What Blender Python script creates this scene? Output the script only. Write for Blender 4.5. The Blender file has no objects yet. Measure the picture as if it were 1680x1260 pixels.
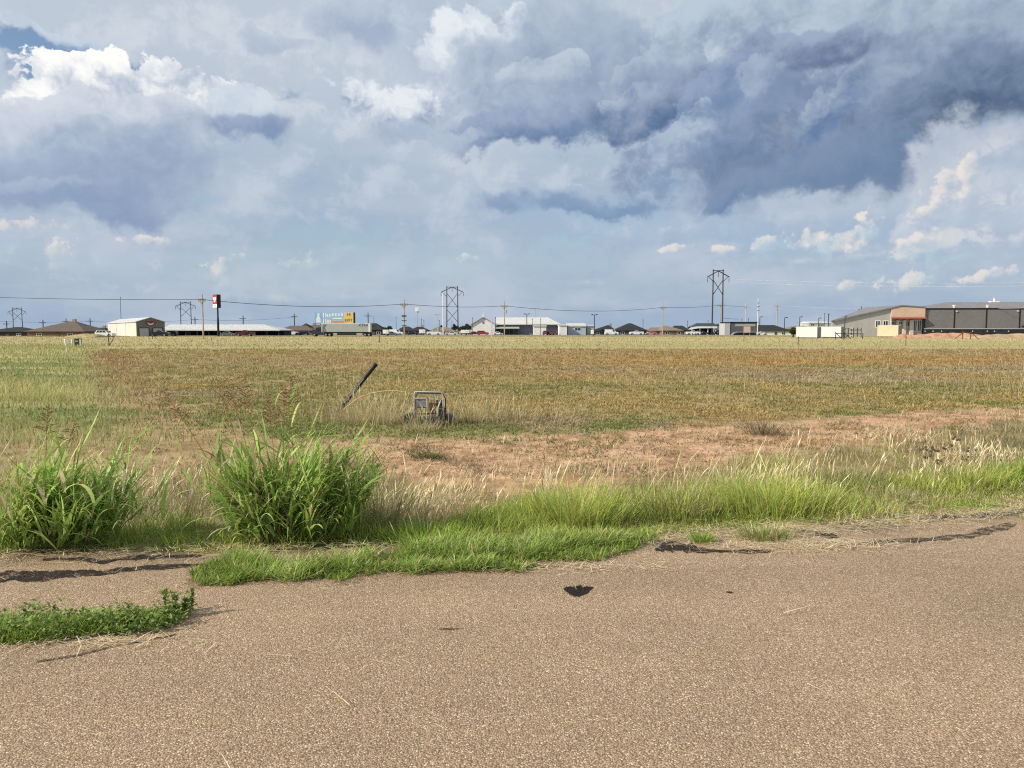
import bpy, bmesh, math, random
import numpy as np
from mathutils import Vector, Matrix
S = bpy.context.scene
COL = S.collection
R = math.radians
rng = np.random.default_rng(7)
random.seed(7)

# ------------------------------------------------------------------ camera
FPX, CX, CY, HORIZON, EYE = 1250.0, 840.0, 630.0, 543.0, 1.6
PITCH = math.atan((CY - HORIZON) / FPX)
cp, sp = math.cos(PITCH), math.sin(PITCH)
cam_d = bpy.data.cameras.new('camera')
cam = bpy.data.objects.new('camera', cam_d)
COL.objects.link(cam)
cam.location = (0, 0, EYE)
cam.rotation_euler = (R(90) - PITCH, 0, 0)
cam_d.sensor_width = 36
cam_d.lens = 36 * FPX / 1680
cam_d.clip_start = 0.05
cam_d.clip_end = 20000
S.camera = cam

def ray(px, py):
    dx, dy = (px - CX) / FPX, (CY - py) / FPX
    return dx, cp + dy * sp, -sp + dy * cp
def gp(px, py, z=0.0):
    """ground point seen at a picture position"""
    x, y, zz = ray(px, py)
    t = (z - EYE) / zz
    return x * t, y * t
def at(px, py, D):
    """point at forward distance D seen at a picture position"""
    x, y, z = ray(px, py)
    t = D / y
    return Vector((x * t, D, EYE + z * t))
def xat(px, D, py=545):
    return at(px, py, D).x
def zat(py, D):
    return at(840, py, D).z
def dist(py):
    return gp(840, py)[1]

# ------------------------------------------------------------------ light
SUN_EL, SUN_DIR = R(33), Vector((-0.93, -0.36, 0)).normalized()
sun_vec = Vector((SUN_DIR.x * math.cos(SUN_EL), SUN_DIR.y * math.cos(SUN_EL), math.sin(SUN_EL)))
sd = bpy.data.lights.new('sun', 'SUN')
sd.energy = 5.0
sd.angle = R(0.5)
sd.color = (1.0, 0.91, 0.77)
so = bpy.data.objects.new('sun', sd)
COL.objects.link(so)
so.rotation_euler = sun_vec.to_track_quat('Z', 'Y').to_euler()
so.location = (-30, -10, 30)
S.view_settings.view_transform = 'Standard'
S.view_settings.look = 'None'
S.view_settings.exposure = 0.2
S.view_settings.gamma = 1
S.render.engine = 'CYCLES'
S.cycles.max_bounces = 6
S.cycles.diffuse_bounces = 3
S.cycles.transparent_max_bounces = 6
S.cycles.use_denoising = False
S.cycles.filter_width = 1.15
S.cycles.use_adaptive_sampling = True
S.cycles.adaptive_threshold = 0.015
S.cycles.adaptive_min_samples = 10

# ------------------------------------------------------------------ node helper
class NT:
    def __init__(s, tree):
        s.t = tree; s.n = tree.nodes; s.l = tree.links
    def new(s, typ, **kw):
        nd = s.n.new(typ)
        for k, v in kw.items(): setattr(nd, k, v)
        return nd
    def put(s, sock, v):
        if hasattr(v, 'is_output') or isinstance(v, bpy.types.NodeSocket): s.l.new(v, sock)
        else: sock.default_value = v
    def m(s, op, a, b=None, c=None, clamp=False):
        nd = s.new('ShaderNodeMath', operation=op, use_clamp=clamp)
        s.put(nd.inputs[0], a)
        if b is not None: s.put(nd.inputs[1], b)
        if c is not None: s.put(nd.inputs[2], c)
        return nd.outputs[0]
    def add(s, a, b): return s.m('ADD', a, b)
    def sub(s, a, b): return s.m('SUBTRACT', a, b)
    def mul(s, a, b): return s.m('MULTIPLY', a, b)
    def mad(s, a, b, c): return s.m('MULTIPLY_ADD', a, b, c)
    def smooth(s, v, lo, hi, a=0.0, b=1.0):
        nd = s.new('ShaderNodeMapRange', interpolation_type='SMOOTHSTEP')
        s.put(nd.inputs['Value'], v); s.put(nd.inputs['From Min'], lo); s.put(nd.inputs['From Max'], hi)
        s.put(nd.inputs['To Min'], a); s.put(nd.inputs['To Max'], b)
        return nd.outputs[0]
    def lin(s, v, lo, hi, a=0.0, b=1.0):
        nd = s.new('ShaderNodeMapRange', interpolation_type='LINEAR')
        s.put(nd.inputs['Value'], v); s.put(nd.inputs['From Min'], lo); s.put(nd.inputs['From Max'], hi)
        s.put(nd.inputs['To Min'], a); s.put(nd.inputs['To Max'], b)
        return nd.outputs[0]
    def noise(s, vec, scale, detail=4, rough=0.5, lac=2.0, dist=0.0, col=False, dim='3D'):
        nd = s.new('ShaderNodeTexNoise', noise_dimensions=dim)
        s.put(nd.inputs['Vector'], vec)
        nd.inputs['Scale'].default_value = scale; nd.inputs['Detail'].default_value = detail
        nd.inputs['Roughness'].default_value = rough; nd.inputs['Lacunarity'].default_value = lac
        nd.inputs['Distortion'].default_value = dist
        return nd.outputs['Color'] if col else nd.outputs['Fac']
    def mix(s, fac, a, b, mode='MIX', clampf=True):
        nd = s.new('ShaderNodeMix', data_type='RGBA', blend_type=mode)
        s.put(nd.inputs[0], fac)
        for i, v in ((6, a), (7, b)):
            if isinstance(v, (tuple, list)) and len(v) == 3: v = (*v, 1)
            s.put(nd.inputs[i], v)
        return nd.outputs[2]
    def vadd(s, a, b):
        nd = s.new('ShaderNodeVectorMath', operation='ADD')
        s.put(nd.inputs[0], a); s.put(nd.inputs[1], b)
        return nd.outputs[0]
    def vsub(s, a, b):
        nd = s.new('ShaderNodeVectorMath', operation='SUBTRACT')
        s.put(nd.inputs[0], a); s.put(nd.inputs[1], b)
        return nd.outputs[0]
    def vscale(s, a, k):
        nd = s.new('ShaderNodeVectorMath', operation='SCALE')
        s.put(nd.inputs[0], a); s.put(nd.inputs['Scale'], k)
        return nd.outputs[0]
    def vmul(s, a, b):
        nd = s.new('ShaderNodeVectorMath', operation='MULTIPLY')
        s.put(nd.inputs[0], a); s.put(nd.inputs[1], b)
        return nd.outputs[0]
    def dot(s, a, b):
        nd = s.new('ShaderNodeVectorMath', operation='DOT_PRODUCT')
        s.put(nd.inputs[0], a); s.put(nd.inputs[1], b)
        return nd.outputs['Value']
    def xyz(s, x, y, z):
        nd = s.new('ShaderNodeCombineXYZ')
        for i, v in enumerate((x, y, z)): s.put(nd.inputs[i], v)
        return nd.outputs[0]
    def sep(s, v):
        nd = s.new('ShaderNodeSeparateXYZ'); s.put(nd.inputs[0], v)
        return nd.outputs
# ------------------------------------------------------------------ sky: bearings and elevations of the clouds
def azel(px, py):
    x, y, z = ray(px, py)
    return math.atan2(x, y), math.atan2(z, math.hypot(x, y))
K = 1 / FPX
world = bpy.data.worlds.new('World'); S.world = world
world.use_nodes = True
W = NT(world.node_tree); W.n.clear()
geo = W.new('ShaderNodeTexCoord')
X, Y, Z = W.sep(geo.outputs['Generated'])
az = W.m('ARCTAN2', X, Y)
el = W.m('ARCTAN2', Z, W.m('SQRT', W.add(W.mul(X, X), W.mul(Y, Y))))
P0 = W.xyz(az, el, 1.0)
def WN(vec, scale, detail, rough, col=False): return W.noise(vec, scale, min(detail, 7), rough, col=col, dim='2D')
# turbulence pushes the outlines about; a cauliflower pattern makes the puffs
wa = W.vscale(W.vsub(WN(P0, 4.5, 4, 0.55, col=True), (0.5, 0.5, 0.5)), 0.13)
wb = W.vscale(W.vsub(WN(P0, 20.0, 5, 0.6, col=True), (0.5, 0.5, 0.5)), 0.045)
P = W.vadd(P0, W.vmul(W.vadd(wa, wb), (1, 1, 0)))
Plow = W.vadd(P0, W.vmul(W.vadd(wa, wb), (0.3, 0.3, 0)))
wc = W.vscale(W.vsub(WN(P0, 14.0, 4, 0.6, col=True), (0.5, 0.5, 0.5)), 0.05)
def puffs(vec):
    vo = W.new('ShaderNodeTexVoronoi', feature='F1', voronoi_dimensions='2D')
    W.put(vo.inputs['Vector'], W.vmul(W.vadd(vec, wc), (1.0, 1.25, 0.0)))
    vo.inputs['Scale'].default_value = 11.0; vo.inputs['Detail'].default_value = 3.5
    vo.inputs['Roughness'].default_value = 0.62; vo.inputs['Lacunarity'].default_value = 2.3
    return W.m('SUBTRACT', 0.62, vo.outputs['Distance'])

def local(vec, px, py, rx, ry, rot):
    """position inside an ellipse given in picture pixels, -1..1 along each axis"""
    a, e = azel(px, py)
    c_, s_ = math.cos(R(rot)), math.sin(R(rot))
    sx, sy = rx * K, ry * K
    lx, ly = W.dot(vec, (c_ / sx, s_ / sx, -(a * c_ + e * s_) / sx)), W.dot(vec, (-s_ / sy, c_ / sy, (a * s_ - e * c_) / sy))
    return lx, ly, W.m('SQRT', W.mad(lx, lx, W.mul(ly, ly)))
def after(vec, prev):
    """the same vector, worked out only once the previous cloud is done (keeps the shader's memory small)"""
    nd = W.new('ShaderNodeVectorMath', operation='MULTIPLY_ADD')
    W.put(nd.inputs[0], prev); nd.inputs[1].default_value = (0, 0, 1e-8); W.put(nd.inputs[2], vec)
    return nd.outputs[0]
def blobs(vec, lst, start=0.0):
    """sum of soft ellipses: (weight, px, py, rx, ry, tilt)"""
    acc = start
    for (w, *el_) in lst:
        rr = local(vec if isinstance(acc, float) else after(vec, acc), *el_)[2]
        acc = W.mad(W.m('SUBTRACT', 1.0, rr, clamp=True), w, acc)
    return acc

# clear blue openings
HOLES = [(1.0, 40, 92, 150, 34, -12), (0.9, 150, 122, 170, 24, -12), (0.8, 245, 140, 110, 26, -8), (0.5, 480, 182, 40, 18, 0),
         (0.35, 590, 225, 60, 22, 0), (0.5, 150, 500, 700, 90, 0), (0.35, 330, 350, 170, 30, 0), (0.4, 1660, 235, 60, 14, 0),
         (0.4, 640, 430, 400, 60, 0)]
# small bright cumulus low in the sky
LOW = [(0.7, 1620, 262, 80, 40, 30), (0.7, 1640, 330, 70, 30, 10), (0.6, 1640, 380, 80, 16, 0), (0.6, 1430, 412, 130, 14, 6), (0.8, 1398, 466, 40, 12, 0), (0.7, 1550, 462, 44, 12, 0), (0.6, 1580, 384, 130, 16, 0), (0.7, 72, 452, 36, 22, 0), (0.7, 350, 455, 50, 16, 0),
       (0.7, 128, 432, 34, 18, 0), (0.7, 250, 433, 26, 14, 0), (0.6, 212, 470, 80, 18, 0), (0.6, 502, 432, 44, 20, 15), (0.55, 960, 468, 100, 18, 0), (0.6, 25, 436, 70, 26, 0),
       (0.5, 120, 470, 40, 14, 0), (0.6, 1060, 372, 260, 18, 0), (0.5, 1640, 400, 100, 14, 0), (0.5, 1250, 430, 160, 10, 0), (0.4, 700, 480, 200, 12, 0), (0.4, 420, 480, 160, 14, 0)]

SHIFT = (-0.012, 0.020, 0)      # towards the light, up and to the left
holes = blobs(P, HOLES)
fine = WN(P0, 16.0, 9, 0.62)
fine2 = WN(W.vadd(P0, SHIFT), 16.0, 9, 0.62)
streak = WN(W.vmul(P0, (1.0, 3.2, 1.0)), 3.4, 7, 0.58)

sky = W.new('ShaderNodeTexSky', sky_type='NISHITA')
sky.sun_disc = False
sky.sun_elevation = SUN_EL
sky.sun_rotation = math.atan2(sun_vec.x, sun_vec.y)
sky.air_density = 1.0; sky.dust_density = 0.6; sky.ozone_density = 1.4

pf, pf2 = puffs(P0), puffs(W.vadd(P0, SHIFT))
nb = W.mad(pf, 0.42, W.mad(W.sub(fine, 0.5), 0.70, -0.10))
nb2 = W.mad(pf2, 0.42, W.mad(W.sub(fine2, 0.5), 0.70, -0.10))
relief = W.sub(nb, nb2)
lowf = WN(P0, 46.0, 6, 0.62)
nbl = W.mad(W.sub(lowf, 0.5), 1.9, W.mad(nb, 0.6, -0.12))
relief_low = W.mad(W.sub(lowf, WN(W.vadd(P0, (-0.005, 0.008, 0)), 46.0, 6, 0.62)), 0.9, W.mul(relief, 0.5))
FL = W.mad(W.sub(fine, 0.5), 0.8, blobs(Plow, LOW))
mL = W.smooth(FL, 0.15, 0.85)
litL = W.smooth(relief, -0.12, 0.22)
# thin high veil over most of the sky
veil = W.smooth(W.sub(W.mad(W.smooth(el, 0.0, 0.35), 0.30, W.mad(relief, 0.5, streak)), W.mul(holes, 0.95)), 0.02, 0.58)
low_sky = W.mix(W.smooth(streak, 0.35, 0.68), (0.345, 0.45, 0.595), (0.46, 0.535, 0.645))
veil_col = W.mix(W.smooth(el, 0.08, 0.36), low_sky, (0.53, 0.60, 0.69))
veil_col = W.mix(W.mul(W.smooth(W.mad(relief, 0.6, W.mad(fine, 0.5, W.mul(streak, 0.5))), 0.40, 0.75, 0.0, 0.7), W.smooth(el, 0.02, 0.33, 0.15, 1.0)), veil_col, (0.68, 0.73, 0.79))
def lin3(c):
    return tuple(((v / 255 + 0.055) / 1.055) ** 2.4 if v > 10 else v / 255 / 12.92 for v in c)
def cloud(under, cov, px, py, rx, ry, rot, top, base, crisp=0.10, soft=0.55, op=1.0, bump=1.25, rough=0.62, light=20, vec=None):
    """one cloud: lit on its upper side, flat and shaded below, laid over what is behind it"""
    lx, ly, rr = local(after(vec or P, cov), px, py, rx, ry, rot)
    f = W.mad(nbl if vec else nb, rough, W.m('SUBTRACT', 1.0, rr))
    wdt = W.smooth(W.mad(lx, -math.sin(R(light)), W.mul(ly, math.cos(R(light)))), -0.55, 0.35, soft, crisp)
    mk = W.mul(W.smooth(f, 0.0, wdt), op)
    sh = W.mad(lx, -math.sin(R(light)) * 0.42, W.mad(ly, math.cos(R(light)) * 0.48, W.mul(relief_low if vec else relief, bump)))
    col = W.mix(W.smooth(sh, -0.42, 0.50), lin3(base), lin3(top))
    return W.mix(mk, under, col), W.m('MAXIMUM', cov, mk)
low_col = W.mix(litL, (0.40, 0.49, 0.62), (0.70, 0.71, 0.74))
c, cover = veil_col, W.m('MAXIMUM', W.mul(veil, 0.97), W.smooth(el, 0.015, 0.20, 1.0, 0.0))
T = [
 # top of the picture
 (700, 30, 260, 110, 0, (200, 212, 224), (172, 187, 207), .5, .7, .8), (585, 45, 75, 48, 0, (190, 202, 218), (160, 174, 200), .2, .6, .9),
 (462, 82, 62, 22, 0, (192, 204, 218), (172, 186, 205), .15, .6, .8), (900, 60, 230, 110, 0, (190, 203, 217), (158, 174, 197), .35, .7, .9),
 # left bank
 (70, 160, 130, 44, 0, (214, 222, 231), (188, 202, 220), .4, .7, .7), (90, 72, 100, 20, -14, (205, 216, 228), (175, 195, 220), .35, .6, .8),
 (150, 170, 150, 62, 0, (255, 255, 252), (180, 192, 212), .05, .5, 1), (340, 182, 140, 62, 0, (248, 249, 248), (172, 186, 208), .06, .5, 1),
 (420, 205, 66, 60, 0, (212, 222, 232), (170, 186, 209), .12, .6, 1), (230, 215, 240, 56, 0, (214, 220, 230), (168, 182, 204), .12, .6, 1),
 (40, 235, 190, 60, 0, (205, 213, 225), (164, 180, 203), .15, .6, 1), (425, 228, 74, 34, 0, (160, 176, 202), (126, 147, 181), .4, .6, .95),
 (200, 258, 250, 40, 0, (174, 188, 208), (144, 161, 190), .4, .6, .9), (110, 305, 290, 62, 2, (164, 179, 203), (137, 157, 188), .4, .6, .9),
 (160, 340, 210, 40, 2, (152, 169, 196), (130, 152, 186), .5, .6, .9), (40, 246, 120, 16, 0, (182, 197, 214), (160, 178, 203), .4, .7, .7), (20, 303, 90, 16, 0, (180, 196, 214), (165, 182, 206), .4, .7, .6),
 # middle
 (770, 150, 130, 140, 0, (220, 228, 237), (160, 176, 200), .12, .8, 1), (748, 95, 50, 70, 0, (232, 238, 243), (184, 198, 215), .10, .9, .8),
 (642, 192, 130, 74, 0, (230, 236, 242), (150, 167, 194), .10, .5, 1), (870, 150, 170, 110, 0, (186, 199, 215), (146, 162, 190), .25, .7, .95),
 (850, 215, 210, 40, 4, (160, 174, 200), (110, 134, 170), .3, .35, 1), (910, 175, 120, 30, 0, (184, 196, 213), (140, 158, 188), .2, .6, .8),
 (700, 232, 160, 22, 0, (190, 202, 218), (170, 186, 208), .4, .6, .7),
 # right bank, back to front
 (1010, 110, 260, 120, 0, (172, 187, 206), (136, 153, 182), .3, .7, .95), (1240, 70, 240, 130, 0, (188, 203, 217), (138, 156, 184), .12, .6, 1),
 (1560, 60, 320, 130, 0, (184, 199, 213), (136, 154, 182), .3, .7, 1), (1070, 170, 200, 52, 4, (158, 172, 196), (90, 116, 153), .15, .3, 1), (1030, 120, 110, 30, 12, (178, 191, 207), (142, 160, 188), .15, .7, .8),
 (1290, 235, 300, 130, 5, (140, 158, 185), (108, 130, 163), .3, .6, 1), (1360, 95, 200, 46, 0, (158, 174, 198), (98, 116, 150), .2, .5, 1),
 (1150, 235, 70, 66, 25, (166, 181, 203), (118, 141, 174), .15, .7, .95), (1180, 175, 130, 60, 20, (150, 168, 196), (110, 134, 172), .15, .7, .8),
 (1500, 215, 290, 130, 14, (146, 162, 186), (94, 116, 148), .16, .5, 1), (1640, 175, 230, 74, 14, (130, 149, 175), (84, 104, 133), .3, .45, 1),
 (1560, 110, 170, 40, 24, (164, 181, 200), (112, 134, 165), .2, .7, .9), (1380, 205, 110, 46, 38, (150, 167, 192), (100, 128, 168), .10, .7, .85),
 (1340, 296, 240, 52, 4, (128, 148, 178), (110, 134, 167), .5, .45, .95), (970, 325, 230, 30, 4, (138, 161, 192), (118, 144, 180), .5, .4, .9), (1195, 328, 56, 14, 24, (126, 148, 180), (108, 134, 170), .3, .4, .85),
 # lit shoulders inside the right bank
 (1125, 232, 46, 54, 28, (180, 194, 212), (128, 150, 180), .10, .9, .85), (1245, 150, 60, 40, 30, (172, 186, 205), (120, 142, 174), .12, .9, .8), (1345, 205, 66, 46, 40, (164, 180, 202), (106, 130, 164), .10, .9, .85),
 (1195, 85, 50, 60, 20, (198, 210, 222), (150, 168, 192), .10, .9, .8), (1440, 150, 90, 34, 26, (168, 183, 203), (112, 134, 166), .12, .9, .8), (1010, 165, 70, 26, 14, (176, 190, 208), (120, 142, 174), .14, .9, .75), (880, 130, 80, 40, 10, (200, 211, 223), (156, 172, 196), .12, .9, .75),
 # under the right bank
 (1590, 300, 130, 80, 32, (206, 212, 222), (172, 188, 208), .3, .7, .8), (1640, 350, 120, 60, 0, (200, 208, 218), (176, 191, 210), .3, .7, .8),
 (1100, 360, 300, 34, 0, (184, 198, 216), (166, 183, 207), .5, .8, .7), (930, 297, 70, 10, 0, (198, 208, 222), (170, 187, 209), .3, .7, .5), (1085, 295, 28, 14, 0, (190, 202, 218), (160, 179, 204), .3, .7, .5),
]
for (px, py, rx, ry, rot, top, base, crisp, soft_, op) in T:
    c, cover = cloud(c, cover, px, py, rx, ry, rot, top, base, crisp, soft_, op, 1.25 if crisp < 0.11 else 0.75)
c = W.mix(W.mul(mL, 0.7), c, low_col)
cover = W.m('MAXIMUM', cover, W.mul(mL, 0.9))
WARM, WBASE = (238, 230, 222), (168, 186, 208)
for (px, py, rx, ry, rot) in [(1560, 318, 52, 40, 34), (1532, 346, 46, 22, 20), (1596, 288, 40, 26, 38), (1400, 390, 84, 34, 10), (1425, 378, 44, 28, 20), (1330, 396, 50, 20, 12), (1255, 404, 40, 20, 8),
                              (1185, 412, 30, 14, 0), (1510, 402, 66, 24, 14), (1500, 455, 60, 26, 14), (1640, 450, 56, 16, 0), (98, 430, 50, 30, 10), (376, 438, 44, 26, 8), (246, 393, 56, 12, 0),
                              (790, 425, 44, 14, 0), (40, 378, 90, 20, 0), (1105, 405, 46, 10, 0), (1395, 466, 36, 14, 5), (490, 430, 34, 18, 15)]:
    c, cover = cloud(c, cover, px, py, rx, ry, rot, WARM, WBASE, 0.30, 1.2, 0.75, 1.0, 1.0, 35, Plow)

bg_sky = W.new('ShaderNodeBackground'); W.l.new(sky.outputs[0], bg_sky.inputs[0]); bg_sky.inputs[1].default_value = 0.105
bg_cl = W.new('ShaderNodeBackground'); W.l.new(c, bg_cl.inputs[0]); bg_cl.inputs[1].default_value = 0.87
mx = W.new('ShaderNodeMixShader'); W.l.new(cover, mx.inputs[0]); W.l.new(bg_sky.outputs[0], mx.inputs[1]); W.l.new(bg_cl.outputs[0], mx.inputs[2])
wo = W.new('ShaderNodeOutputWorld'); W.l.new(mx.outputs[0], wo.inputs[0])
world.cycles.sampling_method = 'NONE'
# ------------------------------------------------------------------ materials
MATS = {}
def mat(name, col, rough=0.6, metal=0.0, var=0.12, scale=3.0, spec=0.3, bump=0.0, wave=None):
    """painted, metal or masonry surface with uneven wear; wave=(scale, axis, depth) adds ribs"""
    if name in MATS: return MATS[name]
    m = bpy.data.materials.new(name); m.use_nodes = True
    T_ = NT(m.node_tree); b = T_.n['Principled BSDF']
    co = T_.new('ShaderNodeTexCoord').outputs['Object']
    nz = T_.noise(co, scale, 5, 0.6)
    dark = tuple(c * (1 - var) for c in col); lite = tuple(min(1, c * (1 + var * 0.6)) for c in col)
    T_.put(b.inputs['Base Color'], T_.mix(T_.smooth(nz, 0.3, 0.7), dark, lite))
    b.inputs['Roughness'].default_value = rough; b.inputs['Metallic'].default_value = metal
    b.inputs['Specular IOR Level'].default_value = spec
    if wave or bump:
        bp = T_.new('ShaderNodeBump')
        if wave:
            wv = T_.new('ShaderNodeTexWave', wave_type='BANDS', bands_direction=wave[1])
            T_.put(wv.inputs['Vector'], co); wv.inputs['Scale'].default_value = wave[0]
            bp.inputs['Distance'].default_value = wave[2]
            T_.put(bp.inputs['Height'], wv.outputs['Fac'])
        else:
            bp.inputs['Distance'].default_value = bump
            T_.put(bp.inputs['Height'], nz)
        T_.l.new(bp.outputs[0], b.inputs['Normal'])
    MATS[name] = m
    return m
def glass(name='window_glass', col=(0.012, 0.016, 0.022)):
    return mat(name, col, 0.08, 0, 0.3, 1.5, 0.6)
def grass_mat(name, trans=0.35, rough=0.55):
    """leaf blades: colour from the blade itself, light coming through"""
    if name in MATS: return MATS[name]
    m = bpy.data.materials.new(name); m.use_nodes = True
    T_ = NT(m.node_tree); T_.n.clear()
    at_ = T_.new('ShaderNodeAttribute', attribute_name='tint')
    d = T_.new('ShaderNodeBsdfPrincipled'); d.inputs['Roughness'].default_value = rough; d.inputs['Specular IOR Level'].default_value = 0.25
    tr = T_.new('ShaderNodeBsdfTranslucent')
    T_.l.new(at_.outputs['Color'], d.inputs['Base Color'])
    T_.put(tr.inputs['Color'], T_.mix(0.35, at_.outputs['Color'], (0.9, 1.0, 0.25), 'MULTIPLY'))
    T_.put(tr.inputs['Color'], at_.outputs['Color'])
    mx_ = T_.new('ShaderNodeMixShader'); mx_.inputs[0].default_value = trans
    T_.l.new(d.outputs[0], mx_.inputs[1]); T_.l.new(tr.outputs[0], mx_.inputs[2])
    o_ = T_.new('ShaderNodeOutputMaterial'); T_.l.new(mx_.outputs[0], o_.inputs[0])
    MATS[name] = m
    return m

# ------------------------------------------------------------------ objects
def link(o, parent=None):
    COL.objects.link(o)
    if parent is not None: o.parent = parent
    return o
def tag(o, label=None, cat=None, group=None, kind=None):
    if label: o['label'] = label
    if cat: o['category'] = cat
    if group: o['group'] = group
    if kind: o['kind'] = kind
    return o
def thing(name, label, cat, loc=(0, 0, 0), rz=0.0, group=None):
    o = bpy.data.objects.new(name, None); link(o)
    o.empty_display_size = 0.3
    o.location = loc; o.rotation_euler = (0, 0, rz)
    return tag(o, label, cat, group)
def copy_tree(o, parent=None):
    c_ = o.copy(); link(c_, parent)
    for ch in list(o.children): copy_tree(ch, c_)
    return c_

class MB:
    def __init__(s): s.v = []; s.f = []
    def pts(s, P_, faces):
        k = len(s.v); s.v += [tuple(p) for p in P_]; s.f += [tuple(i + k for i in f) for f in faces]
        return s
    def box(s, x0, x1, y0, y1, z0, z1):
        return s.pts([(x0, y0, z0), (x1, y0, z0), (x1, y1, z0), (x0, y1, z0), (x0, y0, z1), (x1, y0, z1), (x1, y1, z1), (x0, y1, z1)],
                     [(3, 2, 1, 0), (4, 5, 6, 7), (0, 1, 5, 4), (1, 2, 6, 5), (2, 3, 7, 6), (3, 0, 4, 7)])
    def tube(s, path, r, n=6, cap=True):
        path = [Vector(p) for p in path]
        rs = r if isinstance(r, (list, tuple)) else [r] * len(path)
        k = len(s.v); prev = None
        for i, p in enumerate(path):
            d = (path[min(i + 1, len(path) - 1)] - path[max(i - 1, 0)]).normalized()
            if prev is None:
                u = d.orthogonal().normalized()
            else:
                u = prev - d * prev.dot(d)
                u = u.normalized() if u.length > 1e-6 else d.orthogonal().normalized()
            prev = u; w = d.cross(u)
            for j in range(n):
                a_ = 2 * math.pi * j / n
                s.v.append(tuple(p + (u * math.cos(a_) + w * math.sin(a_)) * rs[i]))
        for i in range(len(path) - 1):
            for j in range(n):
                a_ = k + i * n + j; b_ = k + i * n + (j + 1) % n
                s.f.append((a_, b_, b_ + n, a_ + n))
        if cap:
            s.f.append(tuple(k + j for j in range(n - 1, -1, -1)))
            e_ = k + (len(path) - 1) * n
            s.f.append(tuple(e_ + j for j in range(n)))
        return s
    def prism(s, poly, y0, y1, inset=0.0):
        """polygon in x,z pushed from y0 to y1"""
        n = len(poly); k = len(s.v)
        s.v += [(x, y0, z) for x, z in poly] + [(x, y1, z) for x, z in poly]
        s.f.append(tuple(k + i for i in range(n))); s.f.append(tuple(k + n + i for i in range(n - 1, -1, -1)))
        for i in range(n):
            j = (i + 1) % n
            s.f.append((k + j, k + i, k + n + i, k + n + j))
        return s
    def disc_y(s, x, z, y0, y1, r, n=18):
        return s.prism([(x + r * math.cos(2 * math.pi * i / n), z + r * math.sin(2 * math.pi * i / n)) for i in range(n)], y0, y1)
    def build(s, name, m, parent=None, smooth=False, bevel=0.0):
        me = bpy.data.meshes.new(name)
        me.from_pydata(s.v, [], s.f)
        bm_ = bmesh.new(); bm_.from_mesh(me)
        bmesh.ops.recalc_face_normals(bm_, faces=bm_.faces)
        if bevel: bmesh.ops.bevel(bm_, geom=bm_.edges, offset=bevel, segments=2, affect='EDGES', profile=0.5)
        bm_.to_mesh(me); bm_.free()
        if smooth: me.shade_smooth()
        me.materials.append(m)
        return link(bpy.data.objects.new(name, me), parent)

def text_part(name, body, size, m, parent, loc, rot=(R(90), 0, 0), extrude=0.02, align='CENTER'):
    cu = bpy.data.curves.new(name, 'FONT'); cu.body = body; cu.size = size; cu.extrude = extrude
    cu.align_x = align; cu.align_y = 'CENTER'; cu.materials.append(m)
    tmp = bpy.data.objects.new(name, cu); COL.objects.link(tmp)
    bpy.context.view_layer.update()
    me = bpy.data.meshes.new_from_object(tmp.evaluated_get(bpy.context.evaluated_depsgraph_get()))
    me.name = name; bpy.data.objects.remove(tmp); bpy.data.curves.remove(cu)
    if not me.materials: me.materials.append(m)
    o = bpy.data.objects.new(name, me); link(o, parent); o.location = loc; o.rotation_euler = rot
    return o

# ------------------------------------------------------------------ numpy noise
def _hash(ix, iy, seed):
    h = (ix.astype(np.int64) * 374761393 + iy.astype(np.int64) * 668265263 + seed * 982451653) & 0xffffffff
    h = ((h ^ (h >> 13)) * 1274126177) & 0xffffffff
    return ((h ^ (h >> 16)) & 0xffff) / 65535.0
def vnoise(x, y, seed=0):
    ix, iy = np.floor(x), np.floor(y); fx, fy = x - ix, y - iy
    fx = fx * fx * (3 - 2 * fx); fy = fy * fy * (3 - 2 * fy)
    a_, b_, c_, d_ = _hash(ix, iy, seed), _hash(ix + 1, iy, seed), _hash(ix, iy + 1, seed), _hash(ix + 1, iy + 1, seed)
    return (a_ * (1 - fx) + b_ * fx) * (1 - fy) + (c_ * (1 - fx) + d_ * fx) * fy
def fbm(x, y, scale, oct_=4, seed=0, gain=0.5):
    t, amp, s_ = 0, 1, 0
    x = np.asarray(x, float) * scale; y = np.asarray(y, float) * scale
    for i in range(oct_):
        t = t + amp * vnoise(x, y, seed + i * 17); s_ += amp; amp *= gain; x, y = x * 2.03 + 11.3, y * 2.03 + 7.7
    return t / s_
def sstep(v, a_, b_):
    t = np.clip((v - a_) / (b_ - a_), 0, 1)
    return t * t * (3 - 2 * t)
def np_mesh(name, V, F, m, parent=None, tint=None, smooth=False):
    """mesh from arrays; F holds quads"""
    me = bpy.data.meshes.new(name)
    me.vertices.add(len(V)); me.vertices.foreach_set('co', np.ascontiguousarray(V, np.float32).ravel())
    me.loops.add(F.size); me.loops.foreach_set('vertex_index', np.ascontiguousarray(F, np.int32).ravel())
    me.polygons.add(len(F)); me.polygons.foreach_set('loop_start', np.arange(len(F), dtype=np.int32) * 4)
    if smooth: me.polygons.foreach_set('use_smooth', np.ones(len(F), bool))
    me.update(calc_edges=True)
    if tint is not None:
        at_ = me.attributes.new('tint', 'FLOAT_COLOR', 'POINT')
        c4 = np.ones((len(V), 4), np.float32); c4[:, :3] = tint
        at_.data.foreach_set('color', c4.ravel())
    me.materials.append(m)
    o = bpy.data.objects.new(name, me)
    return link(o, parent)
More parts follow.
